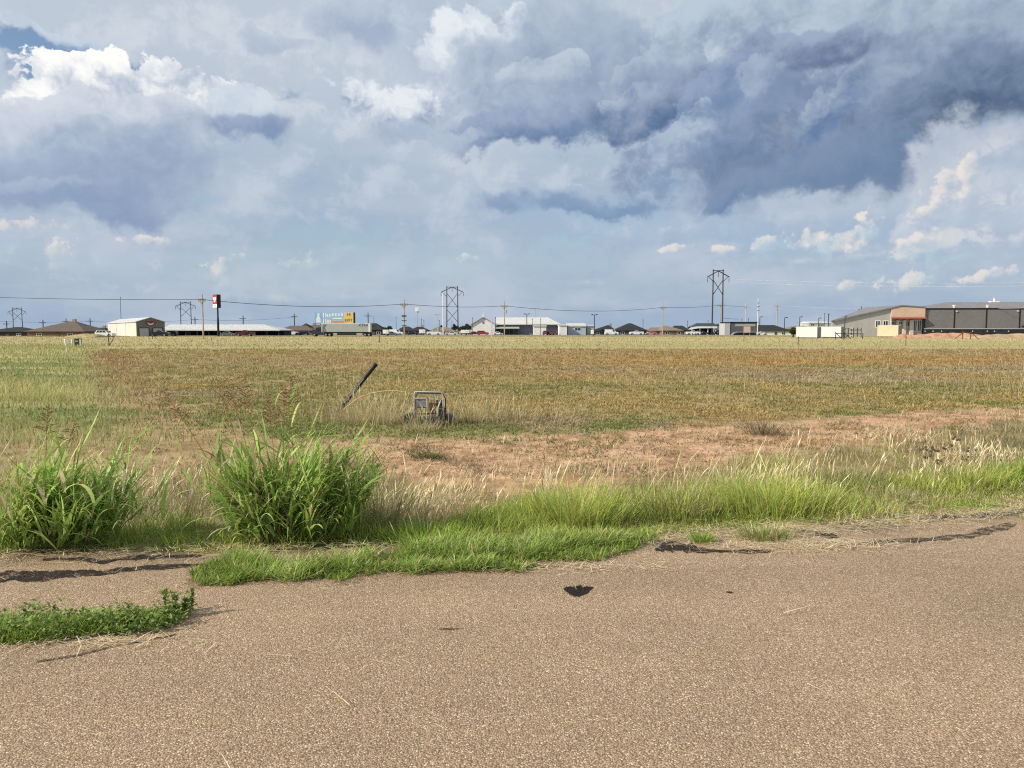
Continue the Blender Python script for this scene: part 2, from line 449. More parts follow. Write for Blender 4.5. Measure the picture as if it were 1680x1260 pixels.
# ------------------------------------------------------------------ lie of the land
def poly_of(px_list):
    pts = np.array([gp(*p) for p in px_list]); return pts[:, 0], pts[:, 1]
ex, ey = poly_of([(-500, 915), (0, 908), (250, 904), (450, 899), (620, 893), (800, 889), (1000, 886), (1080, 884), (1250, 871), (1420, 861), (1550, 849), (1680, 834), (1800, 822)])
def road_edge(x): return np.where(x > ex[-1], ey[-1] + (x - ex[-1]) * 0.5, np.interp(x, ex, ey))
ux, uy = poly_of([(-300, 690), (0, 700), (300, 705), (560, 722), (720, 716), (1000, 710), (1300, 689), (1680, 664), (1800, 657)])
lx_, ly_ = poly_of([(-300, 775), (0, 770), (300, 770), (640, 786), (900, 790), (1050, 772), (1200, 748), (1400, 728), (1680, 690), (1800, 680)])
def dirt_far(x): return np.where(x > ux[-1], uy[-1] + (x - ux[-1]) * 0.42, np.interp(x, ux, uy))
def dirt_near(x): return np.where(x > lx_[-1], ly_[-1] + (x - lx_[-1]) * 0.42, np.interp(x, lx_, ly_))
def field_left(y): return -6.2 - 0.56 * (y - 12.7)
FIELD_END = 69.0
def wob(x, y, k=1.0, seed=3): return (fbm(x, y, 0.9, 4, seed) - 0.5) * 2 * k
def w_dirt(x, y):
    n = wob(x, y, 0.8, 5)
    band = sstep(y + n, dirt_near(x) - 0.35, dirt_near(x) + 0.35) * (1 - sstep(y + n * 0.7, dirt_far(x) - 0.3, dirt_far(x) + 0.3))
    part = np.where(x > -1.2, 1, .25 + .75 * sstep(x + 1.6 * sstep(fbm(x, y, .8, 4, 207), .5, .62), -3.6, -1.2)) * (.55 + .45 * sstep(fbm(x * .5, y, 1.1, 4, 208), .30, .48))
    track = np.exp(-((x - field_left(y) - 0.2 + wob(x, y, 0.5, 8)) / (0.7 + 0.012 * y)) ** 2) * sstep(y, 10, 13) * (1 - .55 * sstep(y, 14, 22)) * (1 - sstep(y, 40, 70)) * 0.75
    return np.clip(np.maximum(band * part, track), 0, 1)
def w_field(x, y):
    n = wob(x, y, 0.9, 9)
    return sstep(y + n, dirt_far(x) - 0.4, dirt_far(x) + 0.5) * (1 - sstep(y + n, FIELD_END - 3, FIELD_END)) * sstep(x + wob(x * .3, y * .3, 1.8, 210) + n * 0.7 - field_left(y), -1.0, 1.2)
def w_verge(x, y): return 1 - sstep(y + wob(x, y, 0.6, 5), dirt_near(x) - 0.3, dirt_near(x) + 0.3)
def rust_w(x, y):
    v = y + wob(x * .15, y * .15, 5, 3)
    return sstep(v, 31, 43) * (1 - .75 * sstep(v, 54, 64)) * (.35 + .65 * sstep(x / y, -.32, .05)) * (.45 + .55 * sstep(fbm(x * .12, y, .16, 4, 201), .36, .56))
def far_green(x, y):
    v = y + wob(x * .08, y * .2, 6, 6)
    return np.clip((1 - sstep(v, 80, 92)) + .55 * sstep(fbm(x * .03, y, .07, 4, 203), .55, .68), 0, 1)
def w_far(x, y): return sstep(y + wob(x * .1, y * .1, 3, 4), FIELD_END - 3, FIELD_END + 2)
def height(x, y):
    """small undulations, a shallow ditch by the road and the drop off its edge"""
    h_ = (fbm(x, y, 0.8, 3, 21) - 0.5) * 0.05 + (fbm(x, y, 4.0, 2, 22) - 0.5) * 0.022 * (y < 60)
    e = y - road_edge(x)
    ditch = np.exp(-((y - (road_edge(x) + dirt_near(x)) / 2 - 0.5) / 1.1) ** 2) * 0.07
    h_ = h_ - ditch
    return np.where(e < 0.15, -0.05, h_ * sstep(e, 0.1, 0.8) - 0.022) - sstep(y, 70, 200) * 0.05

CL = lambda *c: np.array(c, float)
def lerp3(a_, b_, t): return a_ + (b_ - a_) * np.asarray(t)[..., None]
def ground_colour(x, y):
    n1, n2, n3 = fbm(x, y, 0.5, 5, 31), fbm(x, y, 3.0, 4, 32), fbm(x, y, 12.0, 3, 33)
    soil = lerp3(CL(.34, .20, .112), CL(.56, .36, .22), sstep(n2 * .6 + n3 * .5, .36, .66))
    c = lerp3(CL(.17, .15, .062), CL(.25, .215, .09), sstep(n2, .3, .7))          # thin grass over soil
    c = lerp3(c, soil * 0.9, 0.30)
    fld = lerp3(CL(.33, .255, .135), CL(.28, .235, .11), sstep(n1, .35, .65))
    fld = lerp3(fld, CL(.33, .235, .14), sstep(n2, .5, .8) * .6)
    v = fbm(x * 0.05, y, 0.10, 4, 35)
    far_rust = rust_w(x, y)
    fld = lerp3(fld, CL(.33, .20, .08), far_rust * .8)
    c = lerp3(c, fld, w_field(x, y))
    c = lerp3(c, soil, w_dirt(x, y))
    mead = lerp3(CL(.20, .21, .08), CL(.44, .39, .19), sstep(fbm(x * .25, y, .30, 4, 41), .38, .62))  # greener streaks, their dark tone also colours in ridge shade
    left = (1 - sstep(x - field_left(y) + wob(x, y, .6, 5) + wob(x * .3, y * .3, 1.8, 210), -1.6, 0.6)) * sstep(y, 10, 14)
    c = lerp3(c, mead, left)
    band = fbm(x * 0.04, y, 0.09, 4, 51)
    far = lerp3(CL(.44, .37, .20), CL(.37, .325, .16), sstep(band, .42, .62))
    far = lerp3(far, CL(.30, .28, .11), far_green(x, y) * .8)
    far = lerp3(far, CL(.47, .33, .19), sstep(fbm(x * .05, y, .12, 3, 57), .55, .7) * .6)
    far = lerp3(far, CL(.24, .235, .10), sstep(y, 195, 240) * .7)
    c = lerp3(c, far, w_far(x, y))
    return c * (0.86 + 0.28 * fbm(x, y, 6.0, 3, 61))[..., None]

rows = np.concatenate([[-60, -20, -6, -1], np.geomspace(1.5, 9000, 760)])
tt = np.linspace(-1, 1, 460); tt = np.sign(tt) * np.abs(tt) ** 1.12
YY = np.repeat(rows[:, None], len(tt), 1)
XX = tt[None, :] * (np.abs(YY) * 0.98 + 5.0) * np.where(YY > 300, 1.6, 1.0)
XX[:4] = tt[None, :] * 60
ZZ = height(XX, YY)
V = np.stack([XX, YY, ZZ], -1).reshape(-1, 3)
nr, nc = XX.shape
I = (np.arange(nr - 1)[:, None] * nc + np.arange(nc - 1)[None, :]).ravel()
F = np.stack([I, I + 1, I + 1 + nc, I + nc], 1)

gm = bpy.data.materials.new('soil_and_stubble'); gm.use_nodes = True
G = NT(gm.node_tree); gb = G.n['Principled BSDF']
gco = G.new('ShaderNodeTexCoord').outputs['Object']
ga = G.new('ShaderNodeAttribute', attribute_name='tint').outputs['Color']
gn1 = G.noise(gco, 9.0, 6, 0.7); gn2 = G.noise(gco, 55.0, 4, 0.7)
gmul = G.mad(gn1, 0.9, G.mad(gn2, 0.7, 0.22))
G.put(gb.inputs['Base Color'], G.mix(1.0, ga, G.xyz(gmul, gmul, gmul), 'MULTIPLY'))
gb.inputs['Roughness'].default_value = 0.95; gb.inputs['Specular IOR Level'].default_value = 0.05
gbp = G.new('ShaderNodeBump'); gbp.inputs['Distance'].default_value = 0.03; gbp.inputs['Strength'].default_value = 0.9
G.put(gbp.inputs['Height'], G.mad(gn1, 0.8, G.mul(gn2, 0.35))); G.l.new(gbp.outputs[0], gb.inputs['Normal'])
ground = np_mesh('ground', V, F, gm, tint=ground_colour(XX, YY).reshape(-1, 3), smooth=True)
tag(ground, kind='structure')

# ------------------------------------------------------------------ the old chip-sealed road
rm = bpy.data.materials.new('chip_seal'); rm.use_nodes = True
A = NT(rm.node_tree); rb = A.n['Principled BSDF']
rco = A.new('ShaderNodeTexCoord').outputs['Object']
jit = A.vadd(rco, A.vscale(A.noise(rco, 40.0, 2, 0.5, col=True), 0.012))
vo = A.new('ShaderNodeTexVoronoi', feature='F1'); A.put(vo.inputs['Vector'], A.vmul(jit, (1, 1, 0.3))); vo.inputs['Scale'].default_value = 126.0
vd, vc = vo.outputs['Distance'], vo.outputs['Color']
cr, cg, cb = A.sep(vc)
chip = A.mix(cr, (0.285, 0.20, 0.126), (0.465, 0.338, 0.216))
chip = A.mix(A.smooth(cg, 0.80, 0.92), chip, (0.62, 0.50, 0.34))
chip = A.mix(A.smooth(cb, 0.86, 0.95), chip, (0.35, 0.215, 0.13))
big = A.noise(rco, 0.8, 5, 0.6); med = A.noise(rco, 6.0, 4, 0.6)
tar = A.smooth(A.mad(med, 0.16, A.mad(vd, 1.0, A.mul(A.noise(rco, 30.0, 3, 0.6), 0.12))), 0.60, 0.86)
rcol = A.mix(A.mul(tar, 0.72), chip, (0.135, 0.093, 0.06))
lane = A.noise(A.vmul(rco, (0.25, 1.6, 1.0)), 0.55, 4, 0.55)
tone = A.mad(big, 0.40, A.mad(med, 0.18, A.mad(lane, 0.75, 0.34)))
rcol = A.mix(1.0, rcol, A.xyz(tone, tone, tone), 'MULTIPLY')
A.put(rb.inputs['Base Color'], rcol)
rb.inputs['Roughness'].default_value = 0.85; rb.inputs['Specular IOR Level'].default_value = 0.22
rbp = A.new('ShaderNodeBump'); rbp.inputs['Distance'].default_value = 0.0042; rbp.inputs['Strength'].default_value = 1.0
A.put(rbp.inputs['Height'], A.mad(vd, -1.0, A.mul(cg, 0.35))); A.l.new(rbp.outputs[0], rb.inputs['Normal'])
rx_ = np.linspace(-45, 45, 2400)
edge = road_edge(rx_) + (fbm(rx_, rx_ * 0, 1.6, 4, 71) - 0.5) * 0.30 + (fbm(rx_, rx_ * 0, 9.0, 3, 72) - 0.5) * 0.07
tr_ = np.concatenate([[0, 0, 0.02, 0.05, 0.1, 0.2], np.linspace(0.4, 1, 10)])
RX = np.repeat(rx_[:, None], len(tr_), 1)
RY = edge[:, None] - tr_[None, :] * (edge[:, None] + 14)
RZ = np.zeros_like(RX); RZ[:, 0] = -0.07
V = np.stack([RX, RY, RZ], -1).reshape(-1, 3); nr, nc = RX.shape
I = (np.arange(nr - 1)[:, None] * nc + np.arange(nc - 1)[None, :]).ravel()
road = np_mesh('road', V, np.stack([I, I + 1, I + 1 + nc, I + nc], 1), rm)
tag(road, kind='structure')
# ------------------------------------------------------------------ blades
GM = grass_mat('grass_blades', 0.42)
DM = grass_mat('dry_blades', 0.25, 0.7)
def blades(name, x, y, L, w, c0, c1, th0=(5, 20), th1=(30, 80), segs=3, az=None, m=None, parent=None, z=None, profile='leaf', power=1.3, twist=None):
    """ribbon blades standing on the ground: length, width, root and tip colour, lean at the root and at the tip (degrees)"""
    n = len(x); r_ = rng
    az = r_.uniform(0, 2 * np.pi, n) if az is None else az
    t0 = np.radians(r_.uniform(*th0, n)) if isinstance(th0, tuple) else np.radians(th0)
    t1 = np.radians(r_.uniform(*th1, n)) if isinstance(th1, tuple) else np.radians(th1)
    z = height(x, y) if z is None else z
    ts = np.linspace(0, 1, segs + 1)
    px_, pz_ = np.zeros((n, segs + 1)), np.zeros((n, segs + 1))
    for i in range(1, segs + 1):
        tm = ((ts[i] + ts[i - 1]) / 2) ** power
        th = t0 + (t1 - t0) * tm
        px_[:, i] = px_[:, i - 1] + np.sin(th) * L / segs
        pz_[:, i] = pz_[:, i - 1] + np.cos(th) * L / segs
    wp = az + np.pi / 2 + (r_.uniform(-0.9, 0.9, n) if twist is None else twist)
    if profile == 'leaf': pr = np.minimum(1, 0.55 + ts * 1.6) * (1 - ts ** 2.2) + 0.04
    elif profile == 'head': pr = np.where(ts < 0.62, 0.22, 0.22 + np.sin(np.clip((ts - 0.62) / 0.38, 0, 1) * np.pi) * 0.9)
    else: pr = 1 - ts * 0.75
    W_ = w[:, None] * pr[None, :] / 2
    cx = x[:, None] + np.cos(az)[:, None] * px_; cy = y[:, None] + np.sin(az)[:, None] * px_; cz = z[:, None] + pz_
    dx, dy = np.cos(wp)[:, None] * W_, np.sin(wp)[:, None] * W_
    V = np.stack([np.stack([cx - dx, cy - dy, cz], -1), np.stack([cx + dx, cy + dy, cz], -1)], 2).reshape(-1, 3)
    k = np.arange(n)[:, None] * (2 * (segs + 1)) + np.arange(segs)[None, :] * 2
    F = np.stack([k, k + 1, k + 3, k + 2], -1).reshape(-1, 4)
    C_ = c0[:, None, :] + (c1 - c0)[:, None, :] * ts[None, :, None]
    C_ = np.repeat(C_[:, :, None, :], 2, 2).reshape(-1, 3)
    return np_mesh(name, V, F, m or GM, parent, tint=np.clip(C_, 0.004, 1))
def pal(n, cols, wts=None, j=0.18):
    """random pick from a few plant colours, jittered"""
    cols = np.array(cols, float); k = rng.choice(len(cols), n, p=None if wts is None else np.array(wts) / sum(wts))
    return cols[k] * (1 + rng.normal(0, j, (n, 1))) * (1 + rng.normal(0, j * .3, (n, 3)))
def scatter(n, x0, x1, y0, y1, fn, dpow=0.0):
    """points kept with the chance fn gives; dpow thins them with distance"""
    X_, Y_ = [], []
    got = 0
    for _ in range(60):
        a_ = rng.uniform(0, 1, n * 2)
        if dpow == 0: yy = y0 + (y1 - y0) * a_
        else:
            e = 1 - dpow
            yy = (y0 ** e + (y1 ** e - y0 ** e) * a_) ** (1 / e) if abs(e) > 1e-6 else y0 * (y1 / y0) ** a_
        xx = rng.uniform(0, 1, n * 2)
        if callable(x0): xx = x0(yy) + (x1(yy) - x0(yy)) * xx
        else: xx = x0 + (x1 - x0) * xx
        keep = rng.uniform(0, 1, n * 2) < fn(xx, yy)
        X_.append(xx[keep]); Y_.append(yy[keep]); got += keep.sum()
        if got >= n: break
    return np.concatenate(X_)[:n], np.concatenate(Y_)[:n]

LUSH = [(.26, .39, .05), (.34, .46, .07), (.20, .32, .045), (.41, .50, .10)]
LIME = [(.44, .53, .10), (.50, .55, .14), (.35, .46, .08), (.58, .55, .21)]
STRAW = [(.58, .47, .26), (.68, .57, .36), (.47, .37, .20), (.74, .65, .45)]
OLIVE = [(.26, .275, .10), (.34, .31, .14), (.20, .235, .08), (.42, .37, .19)]
edge_d = lambda x, y: y - road_edge(x)

# short bright turf along the road's edge
def f_turf(x, y):
    e = edge_d(x, y) + wob(x, y, 0.22, 90)
    right = sstep(x, -0.6, 0.4)
    return sstep(e, -0.08, 0.06) * (1 - sstep(e, 0.5 + 0.75 * right, 1.0 + 1.1 * right)) * (0.4 + 0.6 * sstep(fbm(x, y, 2.2, 3, 91), .3, .6))
x, y = scatter(52000, -6.5, 7.5, 4.9, 9.5, f_turf)
n = len(x); q = fbm(x, y, 0.9, 3, 93)
c = lerp3(pal(n, LUSH), pal(n, LIME), sstep(q, .35, .6) * (.4 + .6 * sstep(x, -1, 2)))
fr = np.clip((1 - sstep(edge_d(x, y) + wob(x, y, .12, 94), 0.05, 0.42)) * sstep(x, 0.4, 1.6) + .8 * sstep(fbm(x, y, 1.1, 3, 98), .56, .68), 0, 1)
dryk = rng.uniform(0, 1, n) < fr * .75
c[dryk] = pal(dryk.sum(), STRAW)
L = rng.uniform(.04, .13, n) * (.55 + 1.0 * sstep(q, .42, .66)) * np.where(dryk, .65, 1)
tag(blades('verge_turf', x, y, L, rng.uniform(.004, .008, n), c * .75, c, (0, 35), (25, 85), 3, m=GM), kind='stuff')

# thin olive and buff grass down in the ditch
def f_mid(x, y): return w_verge(x, y) * sstep(edge_d(x, y), .35, .9) * (.35 + .65 * sstep(fbm(x, y, 1.3, 4, 95), .35, .62))
x, y = scatter(40000, lambda v: -1.0 * v, lambda v: 1.05 * v, 6.0, 14.5, f_mid, 1.0)
n = len(x); q = fbm(x, y, .7, 3, 97)
c = lerp3(pal(n, OLIVE), pal(n, LIME), sstep(q, .50, .72) * sstep(x, -1.5, 1.5) * .85)
gg = sstep(fbm(x, y, .55, 4, 96), .46, .62) * sstep(x, 1.5, 3.5)
c = lerp3(c, pal(n, [(.16, .20, .09), (.20, .23, .12), (.13, .17, .07)]), gg)
dk_ = rng.uniform(0, 1, n) < .32; c[dk_] = pal(dk_.sum(), STRAW)
tag(blades('ditch_grass', x, y, rng.uniform(.05, .18, n) * (.5 + .9 * sstep(q, .38, .66)), rng.uniform(.004, .008, n), c * .8, c, (0, 40), (20, 95), 3, m=GM), kind='stuff')

# feathery pale dry grass behind the big clumps and along the right bank
def f_dry(x, y):
    b = np.exp(-((x + 3.3) / 1.7) ** 2 - ((y - 7.9) / .75) ** 2) + .8 * np.exp(-((x + 1.0) / .7) ** 2 - ((y - 6.9) / .6) ** 2)
    b = b + .35 * np.exp(-((x - 1.6) / 1.5) ** 2 - ((y - 7.6) / .7) ** 2) + .35 * np.exp(-((x - 5.6) / 1.8) ** 2 - ((y - 9.6) / 1.0) ** 2) + .5 * np.exp(-((x - 3.6) / 1.0) ** 2 - ((y - 8.2) / .6) ** 2)
    return np.clip(b, 0, 1) * w_verge(x, y) * (.12 + .88 * sstep(fbm(x, y, 1.1, 3, 99), .42, .58))
x, y = scatter(2300, -6.5, 8.5, 6.0, 11.5, f_dry)
n = len(x); c = pal(n, STRAW)
tag(blades('dry_feather_grass', x, y, rng.uniform(.12, .36, n), rng.uniform(.006, .012, n), c * .85, c * 1.1, (0, 30), (10, 80), 5, az=rng.normal(.5, 1.0, n), m=DM, profile='head'), kind='stuff')

# low weeds all over the field, yellow-green, olive, rust and grey by patches
def f_field(x, y): return np.clip(w_field(x, y) * (.45 + .55 * sstep(fbm(x, y, .9, 4, 101), .33, .55)) * (1 - .85 * w_dirt(x, y)) + .18 * w_dirt(x, y) * sstep(fbm(x, y, 1.6, 3, 103), .5, .7), 0, 1)
hx = lambda v: -.74 * v - 1.5
hx2 = lambda v: .74 * v + 1.5
x, y = scatter(30000, hx, hx2, 9.5, 70, f_field, 1.55)
def weed_leaves(name, x, y, k, size):
    n = len(x); s_ = size * (y / 14) ** .62
    X_ = np.repeat(x, k) + rng.normal(0, 1, n * k) * np.repeat(s_, k) * 1.0
    Y_ = np.repeat(y, k) + rng.normal(0, 1, n * k) * np.repeat(s_, k) * 1.0
    q1, q2 = fbm(x, y * .6, .30, 4, 111), fbm(x, y, 1.2, 3, 113)
    n_ = n * k
    gold = pal(n, [(.43, .35, .14), (.46, .36, .14), (.39, .33, .13)]); olive = pal(n, [(.29, .285, .10), (.34, .32, .12), (.24, .25, .09)])
    rust = pal(n, [(.47, .29, .10), (.51, .33, .11), (.40, .26, .10)]); grey = pal(n, [(.38, .32, .20), (.44, .37, .25), (.33, .30, .17)]); grn = pal(n, [(.18, .25, .065), (.22, .27, .075)])
    c = lerp3(olive, gold, sstep(q1 * .6 + q2 * .5, .47, .66))
    c = lerp3(c, grey, sstep(fbm(x * .5, y, .16, 3, 115) + .10 * sstep(y, 20, 30) * sstep(x, -3, 4), .48, .64) * .8)
    c = lerp3(c, rust, np.clip(rust_w(x, y) * .85 + .45 * sstep(fbm(x, y, .25, 3, 117), .57, .72), 0, 1))
    c = lerp3(c, grn, (1 - sstep(y - dirt_far(x), .5, 3.5)) * sstep(fbm(x, y, .5, 3, 119), .42, .6) * .9)
    c = lerp3(c, grn, sstep(-x - 1.0, 0, 2) * (1 - sstep(y, 14, 22)) * .55)
    C_ = np.repeat(c, k, 0) * np.array([1.06, 1.0, 1.0]) * (1 + rng.normal(0, .17, (n_, 1)))
    S_ = np.repeat(s_, k)
    return blades(name, X_, Y_, rng.uniform(.5, 1.25, n_) * S_ * 1.1, rng.uniform(.35, .75, n_) * S_ * .62, C_ * .8, C_, (5, 65), (30, 100), 2, m=GM)
tag(weed_leaves('field_weeds', x, y, 7, .062), kind='stuff')
# reddish dry weeds along the bare track at the field's left border
y = rng.uniform(13, 60, 2600); x = field_left(y) + rng.normal(.3, .5, 2600) * (1 + y * .012) + wob(y * .1, y * .0, .6, 212)
n = len(x); c = pal(n, [(.34, .19, .11), (.42, .26, .15), (.27, .17, .09), (.47, .34, .2)])
tag(blades('track_weeds', x, y, rng.uniform(.08, .24, n), rng.uniform(.008, .016, n) * (y / 14) ** .7, c * .85, c, (5, 50), (20, 90), 3, m=DM), kind='stuff')

# thin pale stalks standing here and there in the field
def f_stalk(x, y):
    b = .03 + sstep(fbm(x, y, .30, 4, 121), .54, .70) * sstep(y, 15, 20) * (1 - .6 * sstep(y, 40, 50))
    b = b + 2.2 * np.exp(-((x + 1.9) / 2.1) ** 2 - ((y - 14.2) / 1.2) ** 2)
    return np.clip(b * w_field(x, y) * .8, 0, 1)
x, y = scatter(3000, hx, hx2, 11, 62, f_stalk, 1.4)
n = len(x); c = pal(n, [(.46, .36, .20), (.56, .47, .30), (.38, .30, .17)])
box_near = np.exp(-((x + 1.9) / 2.4) ** 2 - ((y - 14.2) / 1.3) ** 2)
tag(blades('field_stalks', x, y, rng.uniform(.15, .38, n) * (1 + .8 * box_near) * (y / 15) ** .35, rng.uniform(.006, .010, n) * (y / 14) ** .8, c * .8, c * 1.05, (0, 14), (8, 45), 3, m=DM), kind='stuff')

# long pale grass between the field and the highway, and the meadow on the left
x, y = scatter(30000, hx, hx2, 66, 240, lambda x, y: .35 + .65 * sstep(fbm(x * .06, y, .11, 3, 131), .35, .6), 1.6)
n = len(x); v = np.clip(far_green(x, y) + sstep(y, 195, 235) * .8, 0, 1) * (.6 + .4 * rng.uniform(0, 1, n))
c = lerp3(pal(n, [(.46, .385, .21), (.51, .43, .25), (.40, .335, .17)]), pal(n, [(.34, .32, .13), (.27, .275, .105)]), v)
tag(blades('far_grass', x, y, rng.uniform(.06, .20, n) * (y / 80) ** .25, rng.uniform(.04, .10, n) * (y / 80) ** .9, c * .85, c, (0, 25), (15, 60), 2, m=DM), kind='stuff')
def f_mead(x, y): return (1 - sstep(x - field_left(y) + wob(x, y, .8, 5) + wob(x * .3, y * .3, 1.8, 210), -1.6, 1.0)) * sstep(y, 9.5, 12)
x, y = scatter(30000, lambda v: -.76 * v - 2, lambda v: field_left(v) + 1, 10, 90, f_mead, 1.5)
n = len(x); q = fbm(x * .25, y, .30, 4, 41)
c = lerp3(pal(n, [(.23, .28, .085), (.19, .24, .07)]), pal(n, [(.41, .40, .17), (.48, .44, .21), (.34, .36, .13)]), sstep(q, .40, .6))  # green against pale grass, contrast raised to paint in ridge shadows
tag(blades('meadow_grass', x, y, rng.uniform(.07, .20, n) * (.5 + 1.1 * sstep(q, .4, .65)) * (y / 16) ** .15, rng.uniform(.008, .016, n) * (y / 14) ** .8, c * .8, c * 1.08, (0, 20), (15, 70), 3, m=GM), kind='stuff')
# clods and dead bits on the bare soil
x, y = scatter(26000, hx, hx2, 8.5, 26, lambda x, y: np.clip(w_dirt(x, y) * (.25 + .75 * sstep(fbm(x, y, 2.0, 3, 143), .45, .6)), 0, 1), 1.0)
n = len(x); c = pal(n, [(.17, .11, .07), (.26, .18, .11), (.17, .18, .07), (.52, .42, .28), (.46, .36, .23)])
tag(blades('dead_stubble', x, y, rng.uniform(.02, .08, n), rng.uniform(.005, .016, n), c * .8, c, (20, 85), (50, 100), 2, m=DM), kind='stuff')
# dry tufts breaking up the bare soil
x, y = scatter(3000, hx, hx2, 8.3, 20, lambda x, y: np.clip(w_dirt(x, y) * sstep(fbm(x, y, 1.4, 4, 145), .50, .62) * (.35 + .65 * (1 - sstep(y - dirt_near(x), .2, 1.6))), 0, 1), .5)
n = len(x); c = lerp3(pal(n, STRAW), pal(n, OLIVE), rng.uniform(0, 1, n) ** 2)
tag(blades('soil_grass', x, y, rng.uniform(.05, .20, n), rng.uniform(.004, .009, n), c * .85, c, (0, 40), (20, 90), 3, m=DM), kind='stuff')
# fallen straw along the asphalt
def straw_field(n, x, y, name):
    c = pal(n, [(.74, .62, .40), (.82, .72, .50), (.62, .50, .30)])
    return tag(blades(name, x, y, rng.uniform(.05, .20, n), rng.uniform(.003, .0065, n), c, c, (82, 89), (86, 93), 2, z=np.full(n, .008) + rng.uniform(0, .012, n), m=DM, profile='stem'), kind='stuff')
x, y = scatter(3600, -4.2, 6.5, 4.2, 7.5, lambda x, y: np.exp(-np.abs(edge_d(x, y) + .04) / .12) * (.35 + .65 * sstep(x, .5, 2)))
sx, sy = gp(1330, 895)
x = np.concatenate([x, rng.normal(sx, .36, 800), rng.normal(gp(900, 935)[0], .5, 260), rng.normal(gp(120, 1055)[0], .35, 150), rng.uniform(-3, 4, 60)])
y = np.concatenate([y, rng.normal(sy, .10, 800), rng.normal(gp(900, 935)[1] + .03, .05, 260), rng.normal(gp(120, 1055)[1], .05, 150), rng.uniform(2.5, 5.2, 60)])
straw_field(len(x), x, y, 'fallen_straw')

# ------------------------------------------------------------------ the two big clumps of tall cane-like grass
def tall_grass(label, px, py, half_px, top_py, n_st, lean_bias, heads, seed):
    global rng
    keep = rng; rng = np.random.default_rng(seed)
    bx, by = gp(px, py); k = by / FPX
    root = thing('tall_grass', label, 'grass clump', (bx, by, 0))
    H = (py - top_py) * k * 1.02
    a_ = rng.uniform(0, 2 * np.pi, n_st); r_ = np.sqrt(rng.uniform(0, 1, n_st))
    nc_ = 8; ccx = np.linspace(-.46, .46, nc_) + rng.uniform(-.08, .08, nc_); ccy = rng.uniform(0, .35, nc_); hs = rng.uniform(.72, 1.12, nc_) * (1 - .30 * np.abs(ccx)); ci = rng.integers(0, nc_, n_st)
    sx = (ccx[ci] + rng.normal(0, .10, n_st)) * half_px * k; sy = (ccy[ci] + rng.normal(0, .08, n_st)) * half_px * k; sy = np.maximum(sy, -.02)
    r_ = np.clip(np.abs(sx) / (half_px * k * .7), 0, 1)
    # stalks
    out = np.arctan2(sy * .6 - .05, sx + lean_bias * .45)
    Ls = H * rng.choice([.48, .62, .78, 1.0], n_st, p=[.40, .30, .18, .12]) * rng.uniform(.8, 1.1, n_st) * hs[ci]
    th0 = 2 + 15 * r_ + rng.normal(0, 7, n_st) + lean_bias * rng.choice([0, 6, 30], n_st); th1 = th0 + rng.uniform(0, 34, n_st) + np.abs(lean_bias) * 16
    azs = out + rng.normal(0, .5, n_st)
    sc = pal(n_st, [(.20, .28, .07), (.26, .32, .10), (.15, .22, .05)])
    blades('stem', sx, sy, Ls, np.full(n_st, .009), sc * .8, sc, th0, th1, 5, az=azs, parent=root, z=np.zeros(n_st), profile='stem', twist=np.zeros(n_st))
    # leaves springing from the stalks
    kk = 10; N = n_st * kk
    u = np.tile(np.linspace(.08, .92, kk), n_st) + rng.uniform(-.05, .05, N)
    i = np.repeat(np.arange(n_st), kk)
    th = np.radians(th0[i] + (th1[i] - th0[i]) * (u / 2) ** 1.3)
    X_ = sx[i] + np.cos(azs[i]) * np.sin(th) * Ls[i] * u; Y_ = sy[i] + np.sin(azs[i]) * np.sin(th) * Ls[i] * u; Z_ = np.cos(th) * Ls[i] * u
    la = azs[i] + rng.normal(0, 1.1, N)
    lc = pal(N, [(.33, .48, .10), (.41, .55, .14), (.52, .62, .21), (.23, .37, .075)])
    old = rng.uniform(0, 1, N) < .11; lc[old] = pal(old.sum(), STRAW)
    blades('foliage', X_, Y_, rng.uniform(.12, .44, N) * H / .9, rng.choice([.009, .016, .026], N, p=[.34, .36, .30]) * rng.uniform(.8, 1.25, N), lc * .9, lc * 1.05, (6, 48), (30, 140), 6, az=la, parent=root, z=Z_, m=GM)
    # seed heads: a few panicles on tall bare stems
    for hpx, hpy, tilt in heads:
        hx_ = (hpx - px) * k; hz = EYE + (HORIZON - hpy) * k
        mb = MB()
        b0 = Vector((hx_ * .35, .05, .1)); tip = Vector((hx_, .1 + random.uniform(-.1, .2), hz))
        mid_ = b0.lerp(tip, .55) + Vector((0, 0, .06))
        pth = [b0, b0.lerp(mid_, .5) + Vector((0, 0, .02)), mid_, mid_.lerp(tip, .55) + Vector((0, 0, .012)), tip]
        mb.tube(pth, [.0035, .003, .0025, .002, .001], 4)
        d = (tip - mid_); 
        for q_ in np.linspace(.45, .97, 11):
            p0_ = mid_ + d * q_ + Vector((0, 0, .012))
            for sgn in (-1, 1):
                ln = (1.05 - q_) * .13 + .025
                dr = Vector((sgn * random.uniform(.25, .8), random.uniform(-.5, .5), random.uniform(.15, .7))).normalized()
                p1_ = p0_ + dr * ln * .6; p2_ = p0_ + dr * ln + Vector((0, 0, -.012))
                mb.tube([p0_, p1_, p2_], [.0018, .0038, .0012], 3)
        mb.build('seed_head', mat('rust_seed_head', (.24, .115, .06), .8, 0, .3, 30), root)
    rng = keep
    return root
tall_grass('tall clump of dark green cane grass at the left picture edge, flopping over to the right', 62, 905, 165, 700, 165, 1.0, [(75, 672, 0), (95, 700, 0)], 5)
tall_grass('tall upright clump of broad green cane grass with rusty seed heads', 465, 893, 165, 688, 230, 0.0,
           [(270, 640, 0), (345, 628, 0), (372, 622, 0), (398, 620, 0), (440, 655, 0), (455, 640, 0), (478, 615, 0)], 6)
# broad single leaves that stick out of the tall clump to the left are part of its foliage

